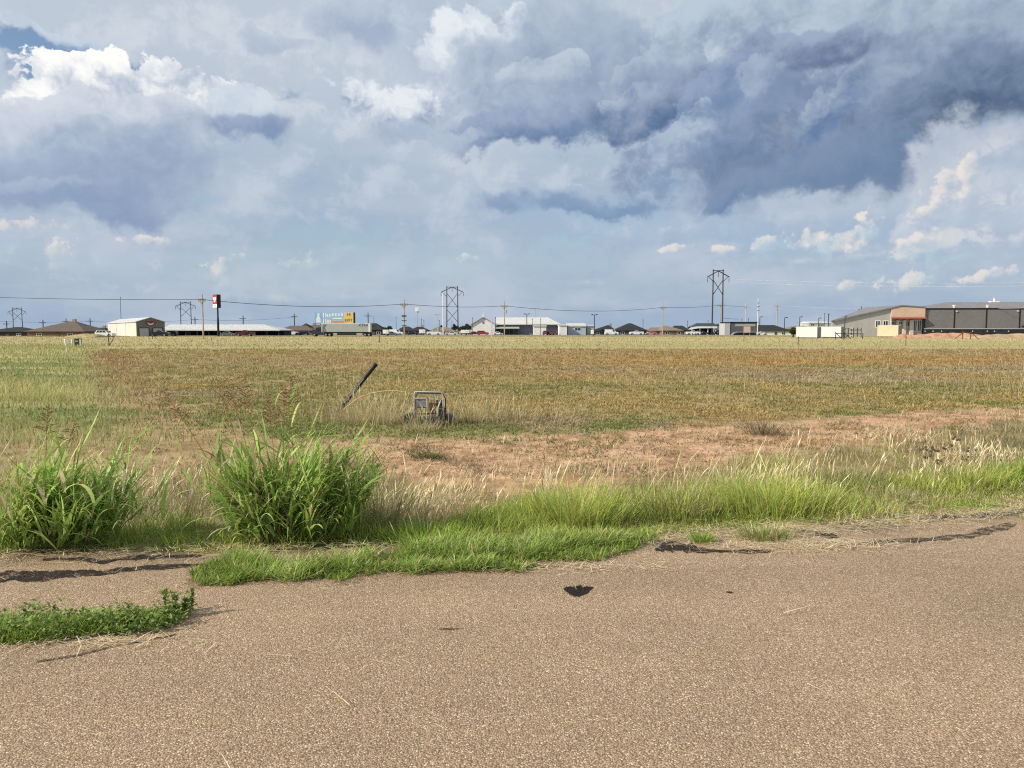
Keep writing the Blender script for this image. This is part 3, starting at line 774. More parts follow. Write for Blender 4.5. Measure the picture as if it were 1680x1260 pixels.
# ------------------------------------------------------------------ bunches of finer grass with straw-coloured stems
def bunch(label, px, py, half_px, h_px, n_l, n_s, cols, seed, lean=0.0):
    global rng
    keep = rng; rng = np.random.default_rng(seed)
    bx, by = gp(px, py); k = by / FPX
    root = thing('grass_bunch', label, 'grass bunch', (bx, by, float(height(np.array([bx]), np.array([by]))[0])), 0, 'bunches of fine grass along the road edge')
    sx = rng.normal(0, half_px * k * .45, n_l); sy = rng.normal(0, half_px * k * .30, n_l)
    az = np.arctan2(sy, sx + lean * .1) + rng.normal(0, .7, n_l); c = pal(n_l, cols)
    blades('foliage', sx, sy, h_px * k * rng.uniform(.22, .72, n_l), rng.uniform(.004, .008, n_l), c * .8, c * 1.1, (2, 42), (15, 100), 4, az=az, parent=root, z=np.zeros(n_l), m=GM)
    sx = rng.normal(0, half_px * k * .42, n_s); sy = rng.normal(0, half_px * k * .25, n_s)
    az = np.where(rng.uniform(0, 1, n_s) < .6, np.pi, 0) + rng.normal(0, .8, n_s); c = pal(n_s, STRAW); g = pal(n_s, LIME)
    blades('stem', sx, sy, h_px * k * rng.uniform(.55, 1.15, n_s), rng.uniform(.005, .009, n_s), g, c, (2, 22), (10, 48), 6, az=az, parent=root, z=np.zeros(n_s), profile='head', m=DM)
    rng = keep
for i, (lb, px, py, hw, hh, nl, ns, cols) in enumerate([
    ('lime green grass bunch with pale stems, in the verge directly above the oil blot', 940, 852, 90, 125, 1300, 50, LIME),
    ('small lush grass bunch beside the right foot of the tall clump with seed heads', 700, 885, 70, 70, 1200, 8, LUSH),
    ('narrow upright green tuft rising at the right shoulder of the tall seed-headed clump', 560, 850, 34, 150, 320, 10, LIME),
    ('sparse buff grass bunch just right of the tall seed-headed clump', 620, 865, 60, 140, 260, 50, OLIVE),
    ('grey green grass bunch with many pale stems left of the fullest lime bunch', 1110, 842, 85, 118, 700, 55, OLIVE + LIME),
    ('fullest lime green grass bunch, right of the picture middle, its pale stems leaning both ways', 1260, 835, 105, 118, 1500, 70, LIME),
    ('low dull green grass bunch behind and right of the fullest lime bunch', 1395, 790, 80, 70, 900, 25, OLIVE),
    ('mid green grass bunch with white-tipped stems near the right picture edge', 1600, 795, 80, 80, 900, 30, LIME),
    ('green grass bunch cut by the right picture edge', 1685, 785, 60, 75, 800, 14, LUSH),
    ('fine pale bunch of grass behind the dark clump at the left picture edge', 40, 800, 90, 110, 700, 60, LIME + STRAW),
    ('dry buff bunch of grass at the foot of the leaning black pipe', 590, 692, 50, 62, 420, 90, STRAW),
    ('dry buff bunch of grass under the arch of the orange tube', 632, 694, 45, 66, 420, 110, STRAW),
    ('dry buff bunch of grass standing in front of the metal frame base', 690, 703, 34, 42, 260, 90, STRAW),
    ('dry buff bunch of grass just right of the metal frame', 770, 692, 50, 50, 420, 90, STRAW + OLIVE),
    ('low thin buff bunch of grass well right of the metal frame', 835, 686, 55, 42, 220, 45, STRAW + OLIVE),
    ('yellow green grass bunch in the left meadow beside the bare track', 75, 655, 60, 42, 900, 40, LIME + STRAW)]):
    bunch(lb, px, py, hw, hh, nl, ns, cols, 200 + i)

# ------------------------------------------------------------------ turf creeping over the asphalt
def in_poly(x, y, poly):
    c_ = np.zeros(len(x), bool); j = len(poly) - 1
    for i in range(len(poly)):
        (xi, yi), (xj, yj) = poly[i], poly[j]
        c_ ^= ((yi > y) != (yj > y)) & (x < (xj - xi) * (y - yi) / (yj - yi + 1e-12) + xi)
        j = i
    return c_
def patch(n, pixels, seed=0, wobble=.10):
    poly = [gp(*p) for p in pixels]; P_ = np.array(poly)
    x = rng.uniform(P_[:, 0].min(), P_[:, 0].max(), n * 5); y = rng.uniform(P_[:, 1].min(), P_[:, 1].max(), n * 5)
    fx_ = (fbm(x, y, 5.0, 4, seed) - .5) * 2 * wobble; fy_ = (fbm(x, y, 5.0, 4, seed + 1) - .5) * 2 * wobble
    k = in_poly(x + fx_, y + fy_, poly) & (rng.uniform(0, 1, n * 5) < .42 + sstep(fbm(x, y, 3.2, 4, seed + 2), .40, .60) * 1.1)
    return x[k][:n], y[k][:n]
mat_px = [(306, 948), (330, 962), (430, 957), (520, 952), (560, 958), (620, 944), (700, 938), (780, 936), (850, 938), (910, 926), (1000, 914), (1076, 888), (1080, 880), (900, 884), (760, 888), (690, 896), (640, 908), (560, 918), (500, 930), (430, 926), (400, 915), (360, 918), (330, 932)]
x, y = patch(22000, mat_px, 150)
n = len(x); q = fbm(x, y, 3.5, 3, 151)
c = lerp3(pal(n, [(.26, .36, .06), (.19, .28, .045), (.31, .42, .075)]), pal(n, [(.38, .52, .11), (.45, .54, .17)]), sstep(q, .42, .66))
d_ = rng.uniform(0, 1, n) < .10; c[d_] = pal(d_.sum(), STRAW)
t = thing('turf_strip', 'long ragged strip of green turf creeping from the verge over the asphalt edge', 'turf strip')
blades('foliage', x, y, rng.uniform(.03, .12, n) * (.5 + 1.0 * sstep(q, .3, .6)), rng.uniform(.004, .010, n), c * .85, c, (5, 75), (40, 110), 4, z=np.full(n, .001), parent=t)
x, y = patch(3600, [(p[0], p[1] + 4) for p in mat_px], 153, .1); n = len(x); c = pal(n, [(.30, .20, .10), (.44, .33, .18), (.22, .15, .08)])
blades('dead_leaves', x, y, rng.uniform(.02, .06, n), rng.uniform(.003, .008, n), c * .8, c, (70, 88), (80, 95), 2, z=np.full(n, .006), parent=t, m=DM)
# leafy weeds in the crack at lower left
def leafy(root, x, y, z, n_leaf, size, cols):
    N = len(x) * n_leaf; i = np.repeat(np.arange(len(x)), n_leaf); c = pal(N, cols)
    blades('foliage', x[i] + rng.normal(0, .022, N), y[i] + rng.normal(0, .018, N), rng.uniform(.6, 1.3, N) * size, rng.uniform(.45, .75, N) * size, c * .85, c, (25, 80), (50, 120), 3, z=z[i] * rng.uniform(.15, 1.05, N), parent=root)
t = thing('weed_patch', 'long patch of dark leafy weeds growing from the road crack at lower left', 'weeds')
wp = [(-40, 1058), (60, 1056), (180, 1048), (270, 1034), (322, 1012), (318, 1002), (250, 1010), (130, 1018), (-40, 1026)]
x, y = patch(260, wp, 160, .13)
leafy(t, x, y, rng.uniform(.02, .125, len(x)) * (.5 + fbm(x, y, 6, 2, 163)), 12, .026, [(.20, .29, .065), (.27, .37, .09), (.34, .44, .13), (.14, .22, .05)])
x2, y2 = patch(2800, wp, 162, .15); n = len(x2); c = pal(n, LUSH)
blades('grass_blades', x2, y2, rng.uniform(.04, .11, n) * (1 - .5 * sstep(x2, -2.2, -1.8)), rng.uniform(.003, .006, n), c * .8, c, (0, 45), (20, 80), 3, z=np.zeros(n), parent=t)
for sx_, sy_, h_ in ((268, 1016, .165), (284, 1016, .13), (312, 1010, .15), (300, 1012, .10)):
    bx, by = gp(sx_, sy_); mb = MB().tube([(bx, by, 0), (bx + .012, by, h_ * .5), (bx + .02, by + .01, h_)], [.0025, .002, .001], 4)
    st = mb.build('stem', mat('weed_stem', (.14, .16, .05), .6), t)
    zz = np.linspace(.35, 1, 16) * h_; n = 16
    c = pal(n * 3, [(.10, .18, .04), (.15, .24, .06)])
    blades('leaf', np.full(n * 3, bx + .014), np.full(n * 3, by), rng.uniform(.018, .034, n * 3), rng.uniform(.009, .016, n * 3), c * .9, c, (30, 70), (60, 100), 2, z=np.repeat(zz, 3), parent=st)
# separate tufts on the asphalt
def tuft(label, px, py, half, h_px, n, cols, straw=0.0, cat='grass tuft'):
    bx, by = gp(px, py); k = by / FPX
    root = thing('grass_tuft', label, cat, (bx, by, 0))
    sx = rng.normal(0, half * k * .5, n); sy = rng.normal(0, half * k * .35, n); c = pal(n, cols)
    d_ = rng.uniform(0, 1, n) < straw; c[d_] = pal(d_.sum(), STRAW)
    blades('foliage', sx, sy, h_px * k * rng.uniform(.5, 1.2, n), rng.uniform(.004, .007, n), c * .8, c, (5, 50), (30, 90), 3, az=np.arctan2(sy, sx) + rng.normal(0, .6, n), parent=root, z=np.zeros(n))
tuft('small lone bright green grass tuft on the asphalt right of the turf strip', 1152, 890, 16, 24, 190, LUSH)
tuft('spreading half-dead grass tuft at the head of the straw litter on the asphalt', 1255, 884, 40, 26, 620, OLIVE + LUSH, .3)
tuft('tiny green tuft at the right picture edge beside the broad crack seal', 1678, 851, 7, 10, 60, LIME, .3)
tuft('tiny green sprig on the asphalt just below the left end of the turf strip', 272, 973, 9, 8, 50, LUSH)
tuft('dark green tuft isolated in the bare red soil right of the metal frame', 705, 752, 30, 14, 300, [(.10, .13, .04), (.14, .16, .05)])
tuft('dark grey dead tuft in the bare red soil at right', 1250, 712, 34, 30, 400, [(.12, .10, .06), (.17, .14, .09)], .35)
t = thing('dead_weed', 'dried brown weed with small round seed heads in the right-hand verge', 'dead weed', (*gp(1555, 790), 0))
k_ = gp(1555, 790)[1] / FPX
for q_ in range(9):
    x1 = random.uniform(-45, 45) * k_; z1 = random.uniform(30, 78) * k_
    mb = MB().tube([(x1 * .3, 0, 0), (x1 * .7, 0, z1 * .6), (x1, 0, z1)], [.004, .003, .002], 5)
    st = mb.build('stem', mat('dead_stem', (.42, .33, .2), .8), t)
    for j in range(4):
        r_ = .013; cx_, cz_ = x1 + random.uniform(-.05, .05), z1 + random.uniform(-.03, .02)
        MB().tube([(cx_, 0, cz_ - r_), (cx_, 0, cz_ - r_ * .4), (cx_, 0, cz_ + r_ * .5), (cx_, 0, cz_ + r_)], [r_ * .3, r_, r_, r_ * .3], 7).build('seed_head', mat('dark_seed', (.11, .075, .045), .9), st)
# ------------------------------------------------------------------ colours of the built things
WHITE_M = mat('white_metal', (.74, .73, .69), .5, 0, .08, .6)
CREAM_W = mat('cream_ribbed_metal', (.58, .56, .49), .55, 0, .06, .5, wave=(3.0, 'X', .02))
ROOF_W = mat('white_metal_roof', (.54, .54, .52), .45, 0, .06, .5, wave=(2.5, 'X', .02))
GREY_W = mat('grey_ribbed_metal', (.17, .165, .16), .6, 0, .08, .5, wave=(3.0, 'X', .02))
LGREY_W = mat('pale_grey_metal', (.43, .415, .38), .6, 0, .07, .3, wave=(3.0, 'X', .02))
DGREY_W = mat('taupe_grey_metal', (.165, .158, .15), .6, 0, .06, .2, wave=(3.0, 'X', .015))
GREY_R = mat('grey_metal_roof', (.20, .19, .19), .55, 0, .08, .3)
SALMON = mat('salmon_panel', (.60, .43, .31), .7, 0, .07, .4)
RUSTRED = mat('rust_red_paint', (.34, .105, .065), .6, 0, .15, 1)
BLACKM = mat('black_trim', (.012, .012, .014), .5, 0, .3, 2)
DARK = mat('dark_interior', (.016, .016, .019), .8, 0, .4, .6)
BRICK = mat('brown_brick', (.20, .125, .09), .9, 0, .2, 2)
TANB = mat('tan_brick', (.36, .25, .18), .9, 0, .2, 2)
SHBROWN = mat('brown_shingles', (.125, .10, .082), .95, 0, .2, 1.2)
SHDARK = mat('charcoal_shingles', (.028, .029, .033), .95, 0, .3, 1.2)
SHTAN = mat('tan_shingles', (.20, .165, .13), .95, 0, .2, 1.2)
PLASTW = mat('white_paint', (.80, .79, .76), .5, 0, .05, 1)
LBLUE = mat('pale_blue_metal', (.40, .48, .52), .55, 0, .06, .4, wave=(3, 'X', .015))
LAMPG = mat('lamp_grey', (.30, .31, .32), .5, .3, .1, 2)
WOODP = mat('weathered_pole_wood', (.40, .33, .25), .85, 0, .2, 1.5)
WOODD = mat('tarred_pole_wood', (.060, .045, .036), .85, 0, .3, 1.0)
GREYP = mat('silvery_pole', (.42, .42, .41), .6, .1, .12, 1)
CER = mat('insulator', (.10, .085, .075), .4, 0, .2, 8)
WIRE = mat('wire', (.035, .037, .042), .6, .4, .1, 1)
WIREB = mat('bright_wire', (.62, .63, .64), .35, .5, .1, 1)
STEELD = mat('dark_steel', (.06, .062, .068), .55, .5, .2, 1)
RUSTP = mat('rusty_pipe', (.15, .062, .038), .8, .2, .3, 3)
GLS = glass()
RUB = mat('tyre_rubber', (.014, .014, .014), .85, 0, .3, 5)
RIM = mat('wheel_rim', (.42, .42, .43), .35, .7, .1, 4)
CHROME = mat('bumper_metal', (.35, .35, .36), .3, .7, .1, 3)
LAMPC = mat('headlamp_lens', (.62, .63, .63), .15, 0, .1, 6, .6)
LAMPR = mat('tail_lamp_lens', (.25, .012, .01), .2, 0, .1, 6, .6)
SOILR = mat('red_soil', (.46, .255, .155), .95, 0, .30, .8, bump=.25)
def paint(n_, c): return mat('car_paint_' + n_, c, .25, .15, .06, .8, .5)

# ------------------------------------------------------------------ highway and yards behind the field
def strip(name, y0, y1, z, m, x0=-900, x1=900):
    xs = np.linspace(x0, x1, 60); V = np.array([(x, y, z) for y in (y0, y1) for x in xs])
    I = np.arange(59); o = np_mesh(name, V, np.stack([I, I + 1, I + 61, I + 60], 1), m)
    return tag(o, kind='structure')
strip('highway', 246, 258, .02, mat('pale_concrete', (.40, .38, .34), .9, 0, .1, .3), -900, 900)
strip('yard', 262, 330, .016, mat('gravel_yard', (.20, .18, .15), .95, 0, .2, .1), -260, 90)

# ------------------------------------------------------------------ buildings
def window(parent, x0, x1, z0, z1, y=-.01, fr=.10, frame_m=None):
    f_ = MB()
    f_.box(x0, x1, y - .06, y, z0, z0 + fr); f_.box(x0, x1, y - .06, y, z1 - fr, z1)
    f_.box(x0, x0 + fr, y - .06, y, z0 + fr, z1 - fr); f_.box(x1 - fr, x1, y - .06, y, z0 + fr, z1 - fr)
    xm = (x0 + x1) / 2; f_.box(xm - fr * .4, xm + fr * .4, y - .05, y, z0 + fr, z1 - fr)
    o = f_.build('window', frame_m or PLASTW, parent)
    MB().box(x0 + fr, x1 - fr, y - .025, y - .01, z0 + fr, z1 - fr).build('pane', GLS, o)
    return o
def house(label, px0, px1, rpx0, rpx1, y_eave, y_ridge, D, wall_m, roof_m, depth=11, chimney=None, base_py=None, doors=True, group='houses behind the highway'):
    """low house with a hipped roof: eaves between two picture columns, ridge between two others"""
    xa, xb = xat(px0, D), xat(px1, D); cx_ = (xa + xb) / 2
    root = thing('house', label, 'house', (cx_, D, 0), 0, group)
    a_, b_ = xa - cx_, xb - cx_; ze, zr = zat(y_eave, D), zat(y_ridge, D + depth / 2)
    ra, rb_ = xat(rpx0, D) - cx_, xat(rpx1, D) - cx_
    w = MB().box(a_ + .5, b_ - .5, .5, depth - .5, -1.2, ze); w.build('wall', wall_m, root)
    r_ = MB().pts([(a_, 0, ze), (b_, 0, ze), (b_, depth, ze), (a_, depth, ze), (ra, depth / 2, zr), (rb_, depth / 2, zr),
                   (a_, 0, ze - .18), (b_, 0, ze - .18), (b_, depth, ze - .18), (a_, depth, ze - .18)],
                  [(0, 1, 5, 4), (1, 2, 5), (2, 3, 4, 5), (3, 0, 4), (6, 7, 1, 0), (7, 8, 2, 1), (8, 9, 3, 2), (9, 6, 0, 3), (9, 8, 7, 6)])
    ro = r_.build('roof', roof_m, root)
    if chimney is not None:
        cxx = xat(chimney, D) - cx_
        MB().box(cxx - .5, cxx + .5, depth / 2 - .5, depth / 2 + .3, zr - 1.2, zr + .7).build('chimney', TANB, ro)
    L_ = b_ - a_
    if doors and ze > 1.2:
        window(root, a_ + L_ * .18, a_ + L_ * .18 + 1.6, max(.1, ze - 1.9), ze - .55, .49)
        window(root, a_ + L_ * .70, a_ + L_ * .70 + 1.6, max(.1, ze - 1.9), ze - .55, .49)
        MB().box(a_ + L_ * .5, a_ + L_ * .5 + 1.1, .42, .49, -.1, ze - .5).build('door', mat('brown_door', (.12, .08, .06), .6), root)
    return root
house('wide brown brick house with a brown hipped roof near the left picture edge', 40, 139, 91, 101, 543.4, 527.2, 230, BRICK, SHBROWN, 15, 100)
house('dark house at the left picture edge, half hidden behind the brown house', -34, 50, 8, 18, 544.2, 536.5, 246, mat('dark_brick', (.055, .055, .05), .9), SHDARK, 11)
house('low charcoal roofed house just right of the wide brown house', 126, 172, 138, 160, 546, 537.5, 285, BRICK, SHDARK, 11, 159)
house('long dark house with a flat ridge left of the semi trailer', 455, 513, 470, 496, 541.8, 534.3, 285, BRICK, SHBROWN, 11)
house('charcoal house with a pointed roof in front of the pale chimney', 483, 512, 495, 497, 541.8, 530.6, 288, BRICK, SHDARK, 11)
house('brown roofed house with a pale chimney left of the billboard', 499, 534, 506, 524, 541.6, 533.0, 292, mat('dark_brick', (.055, .055, .05), .9), SHBROWN, 11, 510)
house('dark house just behind the back doors of the semi trailer', 592, 628, 606, 614, 540.8, 530.2, 300, mat('dark_brick', (.055, .055, .05), .9), SHDARK, 11)
house('charcoal house behind the wooden pole with two insulator rows', 650, 678, 659, 668, 542.2, 535.6, 330, BRICK, SHDARK, 11)
house('charcoal house under the square white box on a mast', 670, 702, 682, 690, 542.4, 536.0, 320, mat('dark_brick', (.055, .055, .05), .9), SHDARK, 11, 690)
house('tan roofed house with a white front, left of the middle lattice tower', 704, 748, 714, 732, 543.0, 537.0, 340, PLASTW, SHTAN, 11)
house('small charcoal house with a chimney right of the pale blue shed', 970, 1014, 999, 1001, 543.5, 533.4, 330, mat('slate_wall', (.07, .075, .085), .8), SHDARK, 11, 1004)
house('larger charcoal house with a steep roof behind the white truck', 1009, 1063, 1034, 1039, 542.0, 530.3, 325, mat('slate_wall', (.07, .075, .085), .8), SHDARK, 12)
house('tan house left of the wooden pole with one crossarm', 1062, 1092, 1071, 1086, 542.6, 537.0, 345, TANB, SHTAN, 11)
house('brown house right of the wooden pole with one crossarm', 1086, 1122, 1090, 1098, 542.0, 534.2, 338, BRICK, SHTAN, 11)
house('low dark roofed house left of the white canopy', 1104, 1132, 1110, 1124, 541.5, 534.2, 350, BRICK, SHDARK, 11)
house('dark roofed house with a white front wall left of the white containers', 1243, 1300, 1250, 1277, 543.0, 533.2, 330, PLASTW, SHDARK, 11)
house('tan roofed house mostly hidden behind the left white container', 1296, 1336, 1310, 1328, 539.0, 534.5, 350, TANB, SHTAN, 11)

def gable_shed(name, label, corner, yaw, w, L, ze, zr, front_m, side_m, roof_m, over=.35, cat='building'):
    """building with its gable front on local x (0..w), sides running back along local y"""
    root = thing(name, label, cat, corner, yaw)
    fr = MB().prism([(0, -.8), (w, -.8), (w, ze), (w / 2, zr), (0, ze)], 0, .2); fr.build('front_wall', front_m, root)
    MB().prism([(0, -.8), (w, -.8), (w, ze), (w / 2, zr), (0, ze)], L - .2, L).build('rear_wall', side_m, root)
    MB().box(0, .2, .2, L - .2, -.8, ze).build('side_wall', side_m, root)
    MB().box(w - .2, w, .2, L - .2, -.8, ze).build('side_wall', side_m, root)
    s_ = (zr - ze) / (w / 2); o_ = over
    rf = MB().pts([(-o_, -o_, ze - s_ * o_ + .05), (w / 2, -o_, zr + .05), (w + o_, -o_, ze - s_ * o_ + .05), (-o_, L + o_, ze - s_ * o_ + .05), (w / 2, L + o_, zr + .05), (w + o_, L + o_, ze - s_ * o_ + .05),
                   (-o_, -o_, ze - s_ * o_ + .25), (w / 2, -o_, zr + .25), (w + o_, -o_, ze - s_ * o_ + .25), (-o_, L + o_, ze - s_ * o_ + .25), (w / 2, L + o_, zr + .25), (w + o_, L + o_, ze - s_ * o_ + .25)],
                  [(6, 9, 10, 7), (7, 10, 11, 8), (0, 1, 4, 3), (1, 2, 5, 4), (0, 6, 7, 1), (1, 7, 8, 2), (3, 4, 10, 9), (4, 5, 11, 10), (0, 3, 9, 6), (2, 8, 11, 5)])
    r_o = rf.build('roof', roof_m, root)
    return root, r_o
# shop with the winged emblem
D0 = 236.0; yw = R(36)
x224, x270, x177 = xat(224, D0), None, None
w_ = (xat(270, D0) - x224) / (math.cos(yw) - math.sin(yw) * xat(270, D0) / D0 * 1.0) ; 
def solve_len(px_t, x0, y0, dx, dy):
    t_ = (px_t - CX) / FPX / cp * 1.0
    kx = ray(px_t, 540)[0] / ray(px_t, 540)[1]
    return (kx * y0 - x0) / (dx - kx * dy)
w_ = solve_len(270.5, x224, D0, math.cos(yw), math.sin(yw)); L_ = solve_len(177, x224, D0, -math.sin(yw), math.cos(yw))
ze_ = zat(528.3, D0); zr_ = zat(521.5, D0 + w_ * .5 * math.sin(yw))
shop, rf = gable_shed('metal_shop', 'cream metal shop with a grey gable front and a red winged emblem', (x224, D0, 0), yw, w_, L_, ze_, zr_, GREY_W, CREAM_W, ROOF_W, .3)
for k in (1, 2):
    MB().box(-.05, 0, L_ * k / 3 - .06, L_ * k / 3 + .06, 0, ze_).build('downpipe', LAMPG, shop)
for a_, b_ in ((.10, .42), (.58, .90)):
    dr = MB(); z0, z1 = -.2, ze_ * .56
    dr.box(w_ * a_, w_ * b_, -.06, -.004, z0, z1)
    d_ = dr.build('garage_door', mat('silver_door', (.42, .41, .42), .5, .1, .06, 1, wave=(2.5, 'Z', .02)), shop)
    fm = MB(); fm.box(w_ * a_ - .18, w_ * a_, -.1, 0, z0, z1 + .18); fm.box(w_ * b_, w_ * b_ + .18, -.1, 0, z0, z1 + .18); fm.box(w_ * a_, w_ * b_, -.1, 0, z1, z1 + .18)
    fm.build('door_frame', BLACKM, d_)
MB().box(w_ / 2 - .45, w_ / 2 + .45, -.05, -.003, -.2, 2.0).build('door', mat('grey_door', (.10, .10, .11), .5), shop)
em = MB(); cxe, cze = w_ * .5, ze_ - .35
em.prism([(cxe + 1.5 * math.cos(a2) * .9, cze + .15 + .8 * math.sin(a2)) for a2 in np.linspace(math.pi, 2 * math.pi, 13)] + [(cxe + 1.4, cze + .6), (cxe, cze + .72), (cxe - 1.4, cze + .6)], -.12, -.02)
emb = em.build('emblem', mat('emblem_red', (.23, .035, .045), .5), shop)
MB().prism([(cxe - 1.0, cze + .3), (cxe - .42, cze - .08), (cxe, cze - .18), (cxe + .42, cze - .08), (cxe + 1.0, cze + .3), (cxe + .7, cze - .25), (cxe + .28, cze - .5), (cxe - .28, cze - .5), (cxe - .7, cze - .25)], -.16, -.125).build('wing_shape', PLASTW, emb)
# long open shed with a white roof
D = 262.0; dep = 16
xa, xb = xat(262, D), xat(459, D); cx_ = (xa + xb) / 2
sh = thing('open_shed', 'long low open shed with a bright white roof behind the red pole sign', 'building', (cx_, D, 0))
a_, b_ = xa - cx_, xb - cx_; ze_, zr_ = zat(541.0, D), zat(532.2, D + dep * .5)
rb_ = xat(433, D + dep / 2) - cx_
MB().pts([(a_, 0, ze_), (b_, 0, ze_), (b_, dep, ze_), (a_, dep, ze_), (a_, dep / 2, zr_), (rb_, dep / 2, zr_), (a_, 0, ze_ - .35), (b_, 0, ze_ - .35), (b_, dep, ze_ - .35), (a_, dep, ze_ - .35)],
         [(0, 1, 5, 4), (1, 2, 5), (2, 3, 4, 5), (3, 0, 4), (6, 7, 1, 0), (7, 8, 2, 1), (8, 9, 3, 2), (9, 6, 0, 3), (9, 8, 7, 6)]).build('roof', ROOF_W, sh)
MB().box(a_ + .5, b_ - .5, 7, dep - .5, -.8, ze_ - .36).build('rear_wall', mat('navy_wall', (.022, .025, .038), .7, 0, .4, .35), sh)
for k in range(11):
    xx = a_ + .6 + (b_ - a_ - 1.2) * k / 10
    MB().box(xx - .12, xx + .12, .6, .84, -.6, ze_ - .36).build('post', STEELD, sh)
for px_ in (292, 297):
    MB().box(xat(px_, D) - cx_ - .4, xat(px_, D) - cx_ + .4, 6.8, 6.99, -.2, 1.3).build('door', mat('grey_panel', (.22, .23, .26), .6), sh)
# white hall with the gable on its left end
D = 318.0
xa, xb = xat(774, D), xat(812, D); cx_ = xa
hall = thing('white_hall', 'long white hall with a pointed gable end and a white metal roof', 'building', (xa, D, 0))
w_ = xb - xa; ze_, zr_ = zat(532.8, D), zat(521.3, D)
MB().prism([(0, -.8), (w_, -.8), (w_, ze_), (w_ / 2, zr_), (0, ze_)], 0, .3).build('gable_wall', WHITE_M, hall)
MB().box(.1, w_ - .1, .3, 24, -.8, ze_ - .1).build('side_wall', WHITE_M, hall)
gr = MB()
for s_ in (-1, 1):
    x_e = w_ / 2 + s_ * (w_ / 2 + .7); zz = ze_ - .7 * (zr_ - ze_) / (w_ / 2)
    gr.pts([(w_ / 2, -.5, zr_ + .06), (x_e, -.5, zz + .06), (x_e, 24, zz + .06), (w_ / 2, 24, zr_ + .06), (w_ / 2, -.5, zr_ + .36), (x_e, -.5, zz + .36), (x_e, 24, zz + .36), (w_ / 2, 24, zr_ + .36)],
           [(4, 5, 6, 7), (0, 3, 2, 1), (0, 1, 5, 4), (1, 2, 6, 5), (3, 7, 6, 2)])
gr.build('gable_roof', mat('maroon_trim_roof', (.30, .24, .25), .6), hall)
xl, xr2, xridge = xb - cx_, xat(921, D) - cx_, xat(899, D + 9) - cx_
zl, zt = zat(531.4, D), zat(520.6, D + 9)
MB().pts([(xl + .4, 2, zl), (xr2, 2, zl), (xr2, 18, zl), (xl + .4, 18, zl), (xl + .4, 10, zt), (xridge, 10, zt), (xl + .4, 2, zl - .4), (xr2, 2, zl - .4), (xr2, 18, zl - .4), (xl + .4, 18, zl - .4)],
         [(0, 1, 5, 4), (1, 2, 5), (2, 3, 4, 5), (3, 0, 4), (6, 7, 1, 0), (7, 8, 2, 1), (8, 9, 3, 2), (9, 6, 0, 3), (9, 8, 7, 6)]).build('roof', ROOF_W, hall)
MB().box(xl + .5, xr2 - .6, 4, 17, -.8, zl - .41).build('front_wall', mat('grey_blue_wall', (.22, .24, .27), .7, 0, .25, .15), hall)
xq0, xq1 = xat(812, D) - cx_, xat(852, D) - cx_
MB().pts([(xq0, -2.5, zat(538.6, D)), (xq1, -2.5, zat(538.6, D)), (xq1, 3.9, zat(535.2, D)), (xq0, 3.9, zat(535.2, D)), (xq0, -2.5, zat(539.6, D)), (xq1, -2.5, zat(539.6, D)), (xq1, 3.9, zat(536.2, D)), (xq0, 3.9, zat(536.2, D))],
         [(0, 1, 2, 3), (7, 6, 5, 4), (4, 5, 1, 0), (5, 6, 2, 1), (7, 4, 0, 3)]).build('awning', mat('green_awning', (.30, .36, .32), .6), hall)
MB().box(xq0 + .4, xq1 - .3, 2.0, 3.98, -.6, zat(537.2, D)).build('porch_wall', mat('stone_front', (.10, .095, .085), .9, 0, .5, .5), hall)
for k in range(6):
    xx = xq0 + .5 + (xq1 - xq0 - 1) * k / 5
    MB().box(xx - .1, xx + .1, -2.3, -2.1, -.6, zat(539.6, D)).build('post', STEELD, hall)
window(hall, w_ / 2 - .5, w_ / 2 + .5, ze_ + .3, ze_ + 1.5, -.01)
MB().tube([(w_ / 2, .1, zr_ + .3), (w_ / 2, .1, zr_ + 2.2)], [.28, .05], 6).build('finial', PLASTW, hall)
def flat_shed(name, label, px0, px1, y_top, y_low, D, depth, wall_m, roof_m, roof_rise=0, win=None, group=None):
    xa, xb = xat(px0, D), xat(px1, D); cx_ = (xa + xb) / 2
    root = thing(name, label, 'building', (cx_, D, 0), 0, group); h_ = (xb - xa) / 2; zt = zat(y_low, D); zr = zat(y_top, D)
    MB().box(-h_ + .2, h_ - .2, .2, depth, -.8, zt).build('wall', wall_m, root)
    MB().pts([(-h_, -.1, zt + .005), (h_, -.1, zt + .005), (h_, depth + .2, zt + .005), (-h_, depth + .2, zt + .005), (-h_, -.1, zt + .35), (h_, -.1, zt + .35), (h_, depth * .6, zr), (-h_, depth * .6, zr), (h_, depth + .2, zt + .35), (-h_, depth + .2, zt + .35)],
             [(3, 2, 1, 0), (0, 1, 5, 4), (4, 5, 6, 7), (7, 6, 8, 9), (1, 2, 8, 6, 5), (2, 3, 9, 8), (3, 0, 4, 7, 9)]).build('roof', roof_m, root)
    if win:
        for a_, b_, z0, z1 in win: window(root, xat(a_, D) - cx_, xat(b_, D) - cx_, zat(z1, D), zat(z0, D), .195)
    return root
flat_shed('white_shed', 'small white gabled shed in front of the white hall, beside two maroon cars', 874.5, 897, 533.6, 535.8, 306, 7, WHITE_M, ROOF_W)
flat_shed('blue_shed', 'pale blue metal shed with one dark window and a white roof', 931, 962, 529.8, 535.8, 300, 10, LBLUE, ROOF_W, win=[(943, 953, 537.8, 542.6)])
flat_shed('white_annex', 'white narrow building joined to the left side of the pale blue shed', 917, 931.2, 532.2, 534.6, 297, 9, WHITE_M, ROOF_W)
flat_shed('grey_annex', 'pale grey building right of the pale blue shed, behind the dark double lamp', 961.5, 976, 532.6, 535.4, 303, 9, LGREY_W, ROOF_W, win=[(964, 966.5, 537, 541)])
